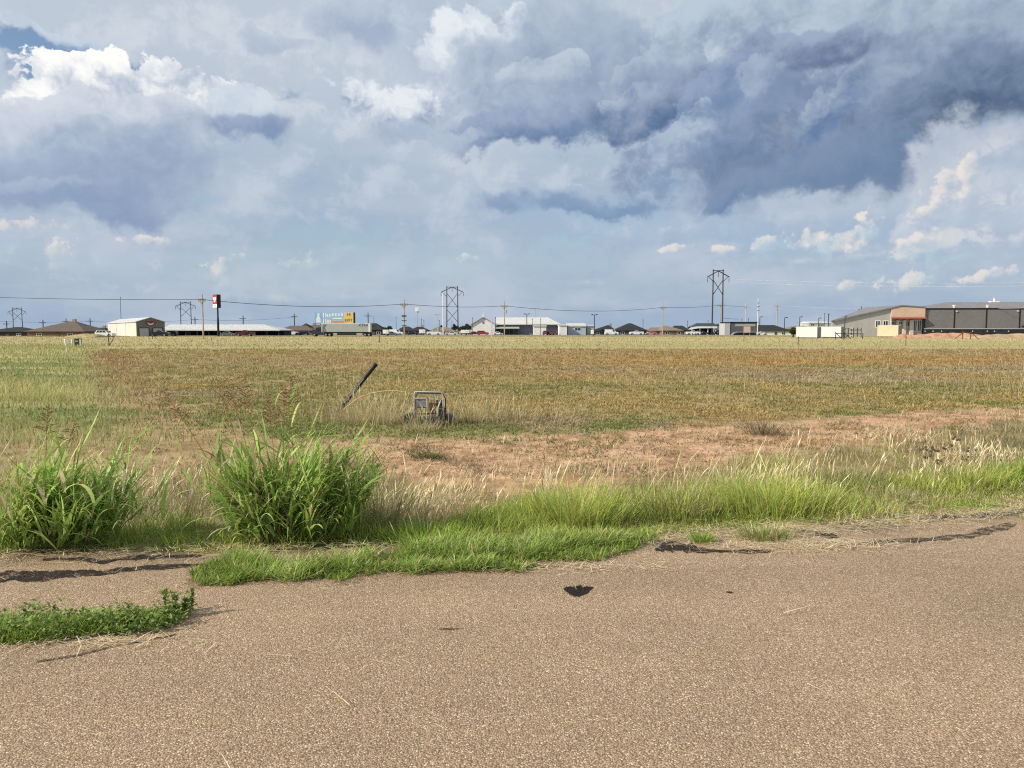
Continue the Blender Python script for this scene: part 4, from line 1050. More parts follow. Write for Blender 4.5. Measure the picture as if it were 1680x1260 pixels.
# canopy by the big tower and the grey store
D = 318.0; xa, xb = xat(1129, D), xat(1176, D); cx_ = (xa + xb) / 2; h_ = (xb - xa) / 2
cn = thing('canopy', 'white fronted canopy with a dark roof between the feet of the tallest tower', 'canopy', (cx_, D, 0))
MB().prism([(-h_, zat(540.5, D)), (-h_ + 1, zat(537.4, D)), (-h_ + 3.5, zat(535.6, D)), (h_, zat(535.4, D)), (h_, zat(538.2, D)), (-h_ + 4, zat(538.6, D)), (-h_ + 1.2, zat(540.6, D))], -.3, 0).build('fascia', PLASTW, cn)
MB().pts([(-h_ + 2, 0, zat(536, D)), (h_, 0, zat(536, D)), (h_, 9, zat(536, D)), (-h_ + 2, 9, zat(536, D)), (-h_ + 4.5, 4.5, zat(530.0, D)), (h_, 4.5, zat(530.0, D))],
         [(0, 1, 5, 4), (1, 2, 5), (2, 3, 4, 5), (3, 0, 4), (3, 2, 1, 0)]).build('roof', mat('dark_teal_roof', (.035, .05, .062), .6), cn)
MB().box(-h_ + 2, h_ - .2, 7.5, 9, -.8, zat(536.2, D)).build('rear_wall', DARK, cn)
for k in range(4): MB().box(-h_ + 1.5 + k * 3.3, -h_ + 1.8 + k * 3.3, .2, .5, -.6, zat(538.6, D)).build('post', PLASTW, cn)
flat_shed('blue_grey_shed', 'small blue grey shed right behind the right leg of the tallest tower', 1173, 1190, 530.6, 533, 326, 9, mat('blue_grey_wall', (.20, .22, .27), .6), GREY_R)
D = 300.0; xa, xb = xat(1189, D), xat(1242, D); cx_ = (xa + xb) / 2; h_ = (xb - xa) / 2
st = thing('grey_store', 'dark grey flat roofed store with a pale band right of the tallest tower', 'building', (cx_, D, 0))
zt = zat(529.2, D)
MB().box(-h_ + 2.2, h_, .4, 14, -.8, zt).build('wall', mat('slate_store', (.10, .105, .11), .7, 0, .15, .3), st)
MB().box(-h_ + 1.9, h_ + .3, .1, 14.3, zt + .004, zt + .3).build('roof_edge', BLACKM, st)
MB().box(-h_ + 4.2, h_ - .6, .25, .395, zt - 1.5, zt - .5).build('sign_band', mat('pale_band', (.33, .34, .34), .6), st)
MB().box(-h_, -h_ + 2.1, .2, 8, -.8, zt - .3).build('entry_block', mat('pale_block', (.42, .43, .43), .7), st)
MB().prism([(-h_ + 2.3, .0), (-h_ + 3.4, 1.0), (-h_ + 4.8, 1.35), (h_ - 1, 1.35), (h_ - 1, 1.0), (-h_ + 4.8, 1.0), (-h_ + 3.6, .7), (-h_ + 2.6, .0)], -1.8, .39).build('porch', mat('porch_grey', (.25, .24, .25), .7), st)
for a_, b_ in ((-h_ + 4.2, -h_ + 6.0), (-h_ + 7, -h_ + 9)): window(st, a_, b_, -.2, .9, .39, .08, BLACKM)
flat_shed('far_plant', 'distant pale plant building with dark gear, seen above the left white container', 1327, 1364, 527.0, 530.5, 420, 14, mat('pale_plant', (.48, .50, .52), .6, 0, .4, .12), ROOF_W, win=[(1330, 1336, 531.4, 534.5), (1341, 1352, 532, 534.5)])
# grey hall with the salmon entrance
D = 262.0
xL, xM, xR = xat(1365, D), xat(1461.5, D), xat(1516, D); xP = xat(1477, D)
gh = thing('gabled_centre', 'large pale grey gabled building with a salmon entrance and a rust red awning', 'building', (xL, D, 0))
zl, zp = zat(527.8, D), zat(502.4, D); slope = (zp - zl) / (xP - xL); zM = zl + slope * (xM - xL); xr_ = xR - .06 - xL
zr2 = zat(505.0, D)
MB().prism([(0, -.8), (xM - xL, -.8), (xM - xL, zM), (0, zl)], 0, .3).build('grey_wall', LGREY_W, gh)
MB().prism([(xM - xL + .003, zat(521.0, D)), (xr_, zat(521.0, D)), (xr_, zr2), (xP - xL, zp - .1), (xM - xL + .003, zM - .1)], -.5, .3).build('salmon_wall', SALMON, gh)
MB().box(xM - xL + .1, xr_, 1.2, 1.5, -.8, zat(521.0, D) - .01).build('entry_wall', mat('entry_masonry', (.42, .33, .27), .8, 0, .15, .6), gh)
MB().box(xM - xL - .3, xM - xL + .0, -.45, -.02, -.8, zat(503.8, D)).build('corner_pier', mat('pale_pier', (.55, .50, .44), .8), gh)
MB().pts([(xM - xL - .4, -1.6, zat(521.6, D)), (xr_, -1.6, zat(521.6, D)), (xr_, -.52, zat(520.2, D)), (xM - xL - .4, -.52, zat(520.2, D)), (xM - xL - .4, -1.6, zat(523.0, D)), (xr_, -1.6, zat(523.0, D)), (xr_, -.52, zat(523.0, D)), (xM - xL - .4, -.52, zat(523.0, D))],
         [(0, 1, 2, 3), (4, 5, 1, 0), (7, 6, 5, 4), (4, 0, 3, 7), (1, 5, 6, 2), (7, 3, 2, 6)]).build('awning', RUSTRED, gh)
MB().box(xM - xL + .05, xr_, .32, 1.19, zat(523.5, D), zat(521.05, D)).build('soffit', mat('maroon_soffit', (.16, .05, .04), .7), gh)
for px_, w2 in ((1474, 1.0), (1485.5, 1.0), (1497, 1.3)):
    MB().box(xat(px_, D) - xL - w2 / 2, xat(px_, D) - xL + w2 / 2, .6, 1.19, -.8, zat(525.3, D)).build('column', mat('cream_column', (.62, .55, .47), .8), gh)
for a_, b_, z0, z1 in ((1464, 1471, 527, 533), (1477, 1483, 527, 533), (1488.5, 1495, 526.5, 536.5), (1501, 1507, 525, 543.5), (1507.3, 1514, 525, 543.5)):
    window(gh, xat(a_, D) - xL, xat(b_, D) - xL, zat(z1, D), zat(z0, D), 1.19, .14)
for a_, b_, z1 in ((1435.5, 1444, 537.5), (1448, 1457, 535.0)):
    window(gh, xat(a_, D) - xL, xat(b_, D) - xL, zat(z1, D), zat(525.6, D), -.001, .22)
dpt = 26
skx = xL * dpt / D
rr_ = MB().pts([(-.5, -.7, zl + .02), (xP - xL, -.7, zp + .02), (xr_, -.7, zr2 + .02), (skx - .5, dpt, zl + .02), (xP - xL, dpt, zp + .02), (xr_, dpt, zr2 + .02),
                (-.5, -.7, zl + .42), (xP - xL, -.7, zp + .42), (xr_, -.7, zr2 + .42), (skx - .5, dpt, zl + .42), (xP - xL, dpt, zp + .42), (xr_, dpt, zr2 + .42)],
               [(6, 9, 10, 7), (7, 10, 11, 8), (0, 1, 4, 3), (1, 2, 5, 4), (0, 6, 7, 1), (1, 7, 8, 2), (3, 4, 10, 9), (4, 5, 11, 10), (0, 3, 9, 6), (2, 8, 11, 5)])
rr_.build('roof', GREY_R, gh)
MB().pts([(.1, .31, -.8), (.4, .31, -.8), (skx + .4, dpt - .3, -.8), (skx + .1, dpt - .3, -.8), (.1, .31, zl), (.4, .31, zl), (skx + .4, dpt - .3, zl), (skx + .1, dpt - .3, zl)], [(3, 2, 1, 0), (4, 5, 6, 7), (0, 1, 5, 4), (1, 2, 6, 5), (2, 3, 7, 6), (3, 0, 4, 7)]).build('side_wall', LGREY_W, gh)
MB().box(xr_ - .4, xr_ - .1, 1.55, dpt - .3, -.8, zr2).build('side_wall', LGREY_W, gh)
# dark grey hall at the right edge
D = 262.2; xa = xat(1516, D); xb = xat(1740, D - 5)
yaw = math.atan2(-5.0, xb - xa); Ln = math.hypot(5, xb - xa)
dg = thing('dark_hall', 'long taupe grey metal hall with black trim cut by the right picture edge', 'building', (xa, D, 0), yaw)
ze_, zr_ = zat(506.2, D), zat(496.0, D + 12); zb = zat(540.0, D)
MB().box(0, Ln, 0, 26, zb + .28, ze_ - .35).build('wall', DGREY_W, dg)
MB().box(.01, Ln, -.12, 26.1, ze_ - .345, ze_ + .12).build('gutter', BLACKM, dg)
MB().box(.002, Ln, .10, 25.9, -.8, zb - .002).build('base_wall', mat('black_base', (.022, .023, .026), .8, 0, .4, .5), dg)
MB().box(.015, Ln, -.16, 26, zb, zb + .275).build('ledge', mat('pale_ledge', (.36, .36, .35), .7), dg)
MB().pts([(.012, -.2, ze_ + .125), (Ln, -.2, ze_ + .125), (Ln, 26.2, ze_ + .125), (.012, 26.2, ze_ + .125), (xat(1540, D + 13) - xa, 13, zr_), (Ln, 13, zr_)],
         [(0, 1, 5, 4), (1, 2, 5), (2, 3, 4, 5), (3, 0, 4), (3, 2, 1, 0)]).build('roof', GREY_R, dg)
def along(px_):
    """distance along the hall's front for a picture column"""
    return solve_len(px_, xa, D, math.cos(yaw), math.sin(yaw))
for k, px_ in enumerate((1516.6, 1565, 1617.5, 1672, 1727)):
    x_ = along(px_); MB().box(x_ - .19, x_ + .19, -.10, -.004, zb + .28, ze_ - .35).build('column', BLACKM, dg)
for px_ in (1565, 1620):
    x_ = along(px_); vz = ze_ + .25
    vt = MB().box(x_ - .2, x_ + .2, .5, .9, vz, vz + .7).box(x_ - .35, x_ + .35, .35, 1.05, vz + .705, vz + .95); vt.build('roof_vent', PLASTW, dg)
x_ = along(1661); MB().box(x_ - 1.5, x_ + 1.5, 12, 14, zr_ - .1, zr_ + .25).box(x_ - .2, x_ + .2, 12.8, 13.2, zr_ + .255, zr_ + 1.5).build('roof_vent', PLASTW, dg)
for px_ in (1568, 1668.5):
    x_ = along(px_); MB().prism([(x_ - .3, ze_ - 1.1), (x_ + .3, ze_ - 1.1), (x_ + .2, ze_ - .75), (x_ - .2, ze_ - .75)], -.4, -.005).build('wall_lamp', mat('pale_lamp', (.55, .56, .56), .4), dg)
for px_ in (1518, 1531, 1545, 1596, 1620, 1632, 1655):
    x_ = along(px_); MB().box(x_ - .14, x_ + .14, .0, .095, zb - .9, zb - .5).build('vent_cover', mat('pale_cover', (.5, .5, .49), .6), dg)
x_ = along(1674); MB().box(x_ + .3, x_ + 3.4, -1.3, -.02, zb + .9, zb + 1.15).build('door_canopy', BLACKM, dg)

# ------------------------------------------------------------------ containers, stacks, mounds
def container(label, px0, px1, y0, y1, D, end_px, m, yaw=0.0, doors=False):
    xa = xat(px0, D); w_ = solve_len(px1, xa, D, math.cos(yaw), math.sin(yaw)); zt = zat(y0, D)
    root = thing('shipping_container', label, 'container', (xa, D, 0), yaw, 'storage containers in front of the grey gabled building')
    MB().box(0, w_, 0, 2.5, .12, zt).build('body', m, root, bevel=.05)
    for x0_ in (0.02, w_ - .2):
        MB().box(x0_, x0_ + .18, -.03, -.003, .12, zt).build('corner_post', m, root)
    MB().box(0, w_, .2, 2.3, -.2, .118).build('skid', STEELD, root)
    dr = MB().box(w_ + .003, w_ + .05, .12, 2.38, .2, zt - .12).build('door', mat('grey_end_door', (.34, .34, .33), .6, wave=(3, 'Y', .02)), root)  # plain grey doors on the right-hand end
    for yy in (.5, 1.0, 1.5, 2.0): MB().tube([(w_ + .08, yy, .25), (w_ + .08, yy, zt - .15)], .03, 5).build('lock_bar', LAMPG, dr)
    return root
CW = mat('white_container', (.72, .73, .72), .5, 0, .07, .5, wave=(4.5, 'X', .03)); CC = mat('cream_container', (.68, .60, .41), .55, 0, .07, .5, wave=(4.5, 'X', .03))
container('left of the two white storage containers, streaked with a dark mark', 1306, 1341, 536.0, 552, 176, 1346, CW, R(-40))
container('right of the two white storage containers, beside the dark pallet stacks', 1347, 1380, 536.0, 551, 188, 1386, CW, R(-40))
container('cream storage container in front of the grey gabled building', 1439, 1474, 533.6, 550, 205, 1486, CC, R(-42))
def stack(label, px0, px1, y0, D, n, m):
    xa, xb = xat(px0, D), xat(px1, D); w_ = xb - xa; zt = zat(y0, D)
    root = thing('pallet_stack', label, 'stack', ((xa + xb) / 2, D, 0))
    for k in range(n):
        z0 = zt * k / n
        lay = MB().box(-w_ / 2 * random.uniform(.8, 1), w_ / 2 * random.uniform(.8, 1), 0, 2, z0 + zt / n * .55, z0 + zt / n * .95)
        lay.build('layer', m if k % 2 else mat('pale_board', (.42, .40, .37), .8), root)
    for s_ in (-.42, .0, .42): MB().box(s_ * w_ - .09, s_ * w_ + .09, -.05, -.005, -.1, zt).build('stake', STEELD, root)
stack('tall stack of dark pipe and pale boards right of the white containers', 1399, 1414, 537.5, 196, 5, mat('dark_pipe', (.05, .05, .055), .6))
stack('lower stack of grey boards close against the right white container', 1385, 1398, 538.5, 199, 4, mat('grey_board', (.20, .19, .19), .7))
def mound(label, px0, px1, y_top, D, seed, depth=5.0, m=None, cat='mound', name='soil_mound'):
    xa, xb = xat(px0, D), xat(px1, D); nx, ny = 60, 16; h_ = zat(y_top, D)
    u = np.linspace(0, 1, nx)[None, :].repeat(ny, 0); v = np.linspace(0, 1, ny)[:, None].repeat(nx, 1)
    X_ = xa + (xb - xa) * u; Y_ = D + depth * (v - .3)
    Z_ = h_ * np.clip(np.sin(np.pi * u), 0, 1) ** .5 * np.sin(np.pi * v) ** .8 * (.45 + .9 * fbm(X_, Y_, .32, 4, seed)) - .06
    cx_, cy_ = (xa + xb) / 2, D + depth * .2
    V = np.stack([X_ - cx_, Y_ - cy_, Z_], -1).reshape(-1, 3); I = (np.arange(ny - 1)[:, None] * nx + np.arange(nx - 1)[None, :]).ravel()
    o = np_mesh(name, V, np.stack([I, I + 1, I + 1 + nx, I + nx], 1), m or SOILR, smooth=True); o.location = (cx_, cy_, 0)
    return tag(o, label, cat)
mound('long heap of red soil in front of the dark hall, tallest behind the rusty brace', 1494, 1625, 545.0, 190, 301, 7)
mound('low grassy bank of red soil running out at the right picture edge', 1600, 1720, 546.0, 176, 302, 8, mat('tan_soil', (.40, .29, .17), .95, 0, .3, .6, bump=.2))
mound('small pointed heap of pale red soil at the end of the cream container', 1471, 1502, 547.2, 172, 303, 4)
mound('dry grass covered mound in front of the wide brown house', 108, 162, 545.6, 196, 304, 9, mat('dry_grass_cover', (.36, .31, .14), .95, 0, .3, 1.5, bump=.3))

# ------------------------------------------------------------------ trees behind the houses
def tree(label, px, D, y_top, w_px, seed, name='leafy_tree'):
    rg = np.random.default_rng(seed); x0 = xat(px, D); h_ = zat(y_top, D); rad = w_px / FPX * D / 2
    root = thing(name, label, 'tree', (x0, D, 0), 0, 'trees behind the highway')
    tr = MB().tube([(0, 0, -.3), (.1, 0, h_ * .35), (0, .1, h_ * .75)], [.28, .2, .06], 7)
    for k in range(6):
        a_ = k * 1.1; tr.tube([(0.08, 0, h_ * (.3 + .06 * k)), (math.cos(a_) * rad * .6, math.sin(a_) * rad * .6, h_ * (.55 + .05 * k))], [.1, .03], 5)
    tr.build('trunk', WOODD, root)
    n = 1400; d = rg.normal(0, 1, (n, 3)); d /= np.linalg.norm(d, axis=1)[:, None]
    lob = rg.normal(0, .45, (9, 3)); lob[:, 2] = np.abs(lob[:, 2]) * .8; i = rg.integers(0, 9, n)
    c_ = (lob[i] + d * rg.uniform(.25, .48, n)[:, None]) * np.array([rad, rad, h_ * .42]) + np.array([0, 0, h_ * .52])
    s_ = rg.uniform(.12, .34, n)[:, None]; a_ = rg.normal(0, 1, (n, 3)); a_ /= np.linalg.norm(a_, axis=1)[:, None]
    b_ = np.cross(a_, d); b_ /= np.linalg.norm(b_, axis=1)[:, None] + 1e-6
    V = np.stack([c_ - a_ * s_, c_ - b_ * s_ * .6, c_ + a_ * s_, c_ + b_ * s_ * .6], 1).reshape(-1, 3); V[:, 2] = np.maximum(V[:, 2], .2)
    tint = np.repeat(np.array([.045, .065, .028])[None] * (1 + rg.normal(0, .25, (n, 1))), 4, 0)
    np_mesh('crown', V, np.arange(n * 4).reshape(n, 4), GM, root, tint=np.clip(tint, .005, 1))
for lb, px_, D, yt, wp_, sd_ in (('round dark tree right behind the parked white box trailer by the long semi', 637, 310, 535.0, 20, 1), ('dark tree beside the left leg of the middle tower', 746, 345, 531.5, 9, 2),
                               ('broad low dark tree right of the middle tower', 757, 350, 534.0, 18, 3), ('dark round tree at the left end of the white hall', 768, 340, 530.2, 13, 4),
                               ('low bush-like tree left of the middle tower by the thin white pole', 723, 350, 534.0, 12, 5), ('low dark tree before the small charcoal house with a chimney', 990, 318, 540.5, 14, 6), ('bushy grey tree at the left end of the left white container', 1301, 200, 538.0, 13, 7)):
    tree(lb, px_, D, yt, wp_, sd_)
# ------------------------------------------------------------------ steel and timber towers of the transmission line
def tower(label, pxl, pxr, y_top, D, arm_px, y_apex, y_arm, braces, m):
    x0, x1 = xat(pxl, D), xat(pxr, D); cx_ = (x0 + x1) / 2; h_ = (x1 - x0) / 2
    root = thing('transmission_tower', label, 'power tower', (cx_, D, 0), 0, 'two-legged transmission towers')
    zt = zat(y_top, D); r_ = .34
    for s_ in (-1, 1):
        MB().tube([(s_ * h_ * 1.06, 0, -.6), (s_ * h_, 0, zt)], [r_, r_ * .7], 8).build('leg', m, root)
    MB().tube([(-h_ - .3, 0, zt - .5), (h_ + .3, 0, zt - .5)], .16, 6).build('top_beam', m, root)
    za, ze = zat(y_apex, D), zat(y_arm, D); aw = arm_px / FPX * D
    for s_ in (-1, 1):
        MB().tube([(0, -.35, za), (s_ * aw, -.35, ze)], .22, 6).build('crossarm', m, root)
        MB().tube([(s_ * aw * .86, -.35, ze - .1), (s_ * h_, -.3, ze - (aw - h_) * .75)], .14, 6).build('arm_brace', m, root)
        MB().tube([(s_ * (aw - .1), -.35, ze - .2), (s_ * (aw - .1), -.35, ze - 2.2)], .13, 6).build('insulator', CER, root)
    MB().tube([(0, -.35, za - .2), (0, -.35, za - 2.6)], .13, 6).build('insulator', CER, root)
    for (ya, yb) in braces:
        z0, z1 = zat(ya, D), zat(yb, D)
        MB().tube([(-h_, -.4, z0), (h_, -.4, z1)], .15, 6).build('cross_brace', m, root)
        MB().tube([(h_, .4, z0), (-h_, .4, z1)], .15, 6).build('cross_brace', m, root)
    return root
TB = mat('weathered_steel', (.075, .06, .058), .7, .3, .25, .6)
TS = mat('slate_steel', (.07, .08, .105), .6, .4, .2, .6)
tower('tallest two-legged power tower with one cross brace, right of the picture middle', 1168.5, 1184.5, 442.0, 330, 17.8, 444.5, 454.5, [(460, 484)], TB)
tower('power tower with two stacked cross braces in the picture middle', 733.5, 751, 469.5, 420, 18.5, 471, 479.5, [(481, 504), (508, 528)], TS)
tower('power tower with one cross brace behind the long white-roofed shed', 297.5, 314, 494.5, 520, 16.5, 496, 502.5, [(504, 519)], TS)
tower('smallest power tower with one cross brace near the left picture edge', 22.5, 37, 504.5, 600, 15, 506, 512, [(512, 525)], TS)

# ------------------------------------------------------------------ wooden utility poles along the road
POLES = {}
def utility_pole(label, px, y_top, y_base, arm=True, y_arm=None, m=WOODP, tr=None, D=None, r=.15, second=None):
    D = D or dist(y_base); x0 = xat(px, D, (y_top + y_base) / 2); zt = zat(y_top, D)
    root = thing('utility_pole', label, 'utility pole', (x0, D, 0), 0, 'wooden utility poles beyond the field')
    rr = max(r, .9 / FPX * D)
    MB().tube([(0, 0, -.5), (0, 0, zt)], [rr, rr * .72], 10).build('pole', m, root)
    za = zat(y_arm, D) if y_arm else zt - 1.2
    if arm:
        hw = 5.6 / FPX * D
        ca = MB().box(-hw, hw, -.28 - rr * .5, -.08 - rr * .5, za - .12, za + .12).build('crossarm', m, root)
        for s_ in (-.92, -.4, .4, .92): MB().tube([(s_ * hw, -.18 - rr * .5, za + .12), (s_ * hw, -.18 - rr * .5, za + .45)], [.10, .06], 6).build('insulator', CER, ca)
        MB().tube([(-hw * .55, -.2 - rr * .5, za - .1), (0, -rr, za - .8)], .04, 5).build('arm_strut', m, root)
        MB().tube([(hw * .55, -.2 - rr * .5, za - .1), (0, -rr, za - .8)], .04, 5).build('arm_strut', m, root)
    if second:
        for yy in second:
            z2 = zat(yy, D); MB().box(-.55, .55, -.2 - rr, -.05 - rr, z2 - .1, z2 + .1).build('bracket', CER, root)
    if tr:
        z2 = zat(tr, D); MB().tube([(.42, 0, z2 - .55), (.42, 0, z2 - .5), (.42, 0, z2 + .4), (.42, 0, z2 + .5)], [.24, .30, .30, .2], 12).build('transformer', GREYP, root)
    POLES[px] = (x0, D, za)
    return root
utility_pole('pale wooden pole with one high crossarm, left of the red pole sign', 332.8, 483, 557, True, 494)
utility_pole('pale wooden pole with crossarm and two rows of small brackets, right of the semi', 663.2, 491, 554.5, True, 501, second=(517.5, 519.5, 526, 534))
utility_pole('pale wooden pole with a crossarm and a dark transformer in front of the white hall', 827.6, 494, 552, True, 503.5, tr=511)
utility_pole('pale wooden pole with one crossarm in front of the tan house', 1087.2, 496, 549.8, True, 505.5)
utility_pole('wooden pole with a wide crossarm between the legs of the tallest tower', 1182, 495, 548, True, 501.5, D=345)
utility_pole('wooden pole rising behind the pink signboard', 1223.3, 498, 547.5, True, 504, m=GREYP)
utility_pole('tall silvery pole with dark fittings, no crossarm, left of the stacked crossarm pole', 1243.4, 489.5, 544.5, False, 500, m=mat('bright_pole', (.62, .63, .62), .5), D=320, second=(497, 503, 509))
utility_pole('wooden pole with stacked crossarms and a white transformer above the dark house', 1274.8, 497, 548, True, 502, tr=512.5, second=(508.5,))
utility_pole('tall thin white pole close to the left of the middle tower', 727, 481, 546, False, 485, m=PLASTW, D=320)
utility_pole('slender silvery pole in front of the white hall gable', 806.8, 521.5, 553, False, 525, m=GREYP, r=.08)
for px_, yt, yb, lb in ((11, 526.5, 541, 'small far pole with a crossarm at the left picture edge'), (70.5, 524.5, 534, 'small far pole peeking over the left slope of the brown roof'), (108.5, 522.5, 533, 'small far pole just right of the brown roof chimney'),
                        (148, 522, 540, 'small far pole above the low charcoal roof'), (320, 519.5, 540, 'small far pole just left of the high wooden pole by the red sign'), (399, 517.5, 540, 'small far pole above the right part of the long white roof'),
                        (483, 514.5, 542, 'small far pole above the long dark house left of the semi'), (604, 513.5, 540, 'small far pole above the back end of the semi trailer'), (1413, 503, 530, 'small far pole above the sloping grey roof')):
    utility_pole(lb, px_, yt, yb, True, yt + 5.0, m=WOODD, D=430, r=.13)
def thin_post(label, px, yt, D, m=STEELD, r=.11):
    x0 = xat(px, D, 535); root = thing('thin_mast', label, 'mast', (x0, D, 0), 0, 'thin bare masts behind the highway')
    MB().tube([(0, 0, -.5), (0, 0, zat(yt, D))], [r * 1.2, r * .7], 6).build('pole', m, root)
    MB().tube([(0, 0, zat(yt, D) - .4), (0, 0, zat(yt, D) - .1)], r * 1.7, 6).build('cap', m, root)
for px_, yt, lb, D in ((199, 487, 'very tall hair-thin mast above the cream metal shop', 400), (613.5, 519, 'bare mast right of the small pole over the trailer end', 330), (650, 520, 'bare mast above the dark tree right of the trailer', 330), (691.5, 523, 'left one of two bare masts right of the square white box', 340),
                       (695.5, 524.5, 'right one of two bare masts right of the square white box', 340), (721, 525, 'bare mast beside the left double lamp', 340), (741.5, 526, 'bare mast seen between the legs of the middle tower', 350), (775.3, 521, 'bare mast at the left wall of the white hall', 310),
                       (813, 520, 'bare mast over the eave right of the white gable', 305), (873.6, 522.5, 'bare mast at the left edge of the small white shed', 300), (887, 522.5, 'bare mast in front of the small white shed', 300), (1055, 524, 'bare mast behind the white truck and steep roof', 315),
                       (1128, 526, 'bare mast at the left end of the white canopy', 330), (1161.5, 525.5, 'bare mast over the dark canopy roof', 330), (1217, 522.5, 'left short mast on the dark store roof line', 325), (1228, 522.5, 'right short mast on the dark store roof line', 325),
                       (1352.5, 513.5, 'slim mast left of the thick dark mast above the containers', 300), (1359, 514.5, 'thick dark mast above the gap between the white containers', 280)):
    thin_post(lb, px_, yt, D, r=.17 if px_ == 1359 else (.10 if px_ != 199 else .14))
def lamp(label, px, yt, D, double=True, m=STEELD, group='tall area lamps behind the highway', w=5.0):
    x0 = xat(px, D, 530); zt = zat(yt, D); root = thing('area_lamp', label, 'lamp post', (x0, D, 0), 0, group)
    MB().tube([(0, 0, -.5), (0, 0, zt)], [.20, .13], 8).build('pole', m, root)
    hw = w / FPX * D
    for s_ in ((-1, 1) if double else (1,)):
        MB().tube([(0, 0, zt - .1), (s_ * hw * .5, 0, zt + .05)], .09, 6).build('arm', m, root)
        hd = MB().box(s_ * hw * .7 - hw * .32, s_ * hw * .7 + hw * .32, -.3, .3, zt - .1, zt + .22).build('lamp_head', m, root, bevel=.04)
    return root
lamp('double lamp left of the thin white pole', 718, 516, 330, True, GREYP); lamp('dark double lamp at the right end of the green awning', 864.3, 515.2, 310, True)
lamp('tallest double lamp, pale, left of the small white shed', 878.3, 506.2, 330, True, GREYP); lamp('dark double lamp at the right end of the pale blue shed', 975.2, 516.5, 290, True)
lamp('single lamp just right of the tall silvery pole', 1246.5, 520, 320, False, w=4); lamp('single lamp above the right slope of the dark roofed house', 1287, 521, 320, False, w=5)
lamp('single lamp above the left white container', 1312, 520, 300, False, w=4); lamp('small single lamp above the right white container', 1343, 522, 320, False, w=4); lamp('single lamp in front of the left slope of the grey gable', 1386, 519, 255, False, w=3)
# square white box on a thin mast
D = 330; r0 = thing('box_sign', 'square white box high on a hair-thin mast right of the bracketed pole', 'sign', (xat(685, D), D, 0))
MB().tube([(0, 0, -.5), (0, 0, zat(510, D))], .07, 6).build('pole', LAMPG, r0); MB().box(-.85, .65, -.35, .35, zat(511, D), zat(504.8, D)).build('box', PLASTW, r0, bevel=.08)
MB().box(-.15, .65, -.36, .3, zat(512.8, D), zat(511.05, D)).build('bracket', LAMPG, r0)

# ------------------------------------------------------------------ wires
def wire(label, pts, r=.05, m=WIRE, sag=0.0, name='power_line', group='overhead lines'):
    path = []
    for (a_, b_) in zip(pts[:-1], pts[1:]):
        a_, b_ = Vector(a_), Vector(b_)
        for k in range(16):
            t = k / 16; p = a_.lerp(b_, t); p.z -= 4 * sag * t * (1 - t); path.append(p)
    path.append(Vector(pts[-1]))
    o = MB().tube(path, r, 5).build(name, m); return tag(o, label, 'wire', group)
def pole_pt(px, dx=0.0): x0, D, za = POLES[px]; return (x0 + dx, D - .2, za + .3)
wire('wire from the left picture edge to the pole by the red sign', [at(-60, 486, 150), pole_pt(332.8)], .05, sag=.25)
wire('long sagging wire behind the red pole sign and billboard', [pole_pt(332.8), pole_pt(663.2)], .05, sag=.95)
wire('wire crossing the middle tower at half height', [pole_pt(663.2), pole_pt(827.6)], .055, sag=.5)
wire('sagging wire above the pale blue shed', [pole_pt(827.6), pole_pt(1087.2)], .06, sag=1.5)
wire('wire between the tan house pole and the tallest tower', [pole_pt(1087.2), pole_pt(1182)], .065, sag=.5)
wire('short wire right of the tallest tower', [pole_pt(1182), pole_pt(1223.3)], .065, sag=.2)
wire('short wire between the two poles above the dark store', [pole_pt(1223.3), pole_pt(1274.8)], .05, WIREB, .2)
wire('pale wire running over the grey gable to the right', [pole_pt(1274.8), at(1480, 508, 290), at(1760, 502, 240)], .05, WIREB, .4)
wire('upper pale conductor from the tallest tower to the right picture edge', [at(1194, 458, 330), at(1800, 462, 250)], .05, WIREB, 1.0)
wire('lower pale conductor from the tallest tower to the right picture edge', [at(1194, 463, 329), at(1800, 467, 249)], .06, WIREB, 1.2)
wire('faint low wire along the left row of small far poles', [at(-60, 523, 430), at(148, 527, 430), at(320, 524, 430), at(483, 520, 430)], .06, sag=1.2)
wire('dark service cable running right from the tallest tower', [at(1185, 521.5, 329), at(1212, 523.4, 320)], .07, sag=.15)

# ------------------------------------------------------------------ signs
D = 236.0; x0 = xat(358.2, D); sg = thing('pole_sign', 'tall red and white sign box on a black pole', 'sign', (x0, D, 0), R(-38))
MB().tube([(0, 0, -.5), (0, 0, zat(530, D)), (0, 0, zat(519, D)), (0, 0, zat(504, D))], [.34, .34, .24, .24], 10).build('pole', BLACKM, sg)
zb_, zt_ = zat(505.2, D), zat(483.4, D); hw = 1.18
MB().box(-hw, hw, -.9, .4, zb_, zt_).build('cabinet', BLACKM, sg, bevel=.03)
zs = zb_ + (zt_ - zb_) * .29
MB().box(-hw + .06, hw - .06, -.95, -.905, zs, zt_ - .08).build('red_panel', mat('sign_red', (.44, .035, .055), .4), sg)
MB().box(-hw + .06, hw - .06, -.95, -.905, zb_ + .08, zs - .05).build('white_panel', PLASTW, sg)
zc = zs + (zt_ - zs) * .5
MB().prism([(-.85, zc + .75), (-.3, zc + .5), (0, zc + .62), (.3, zc + .5), (.85, zc + .75), (.8, zc - .1), (.4, zc - .75), (0, zc - .95), (-.4, zc - .75), (-.8, zc - .1)], -.99, -.955).build('emblem', PLASTW, sg)
MB().prism([(-.5, zc + .25), (0, zc + .0), (.5, zc + .25), (.42, zc + .05), (0, zc - .22), (-.42, zc + .05)], -1.01, -.995).build('emblem_mark', mat('mark_grey', (.4, .38, .4), .5), sg)
MB().box(-.75, .75, -.97, -.955, zb_ + .45, zb_ + .75).build('lettering', mat('letter_grey', (.28, .28, .3), .5), sg)
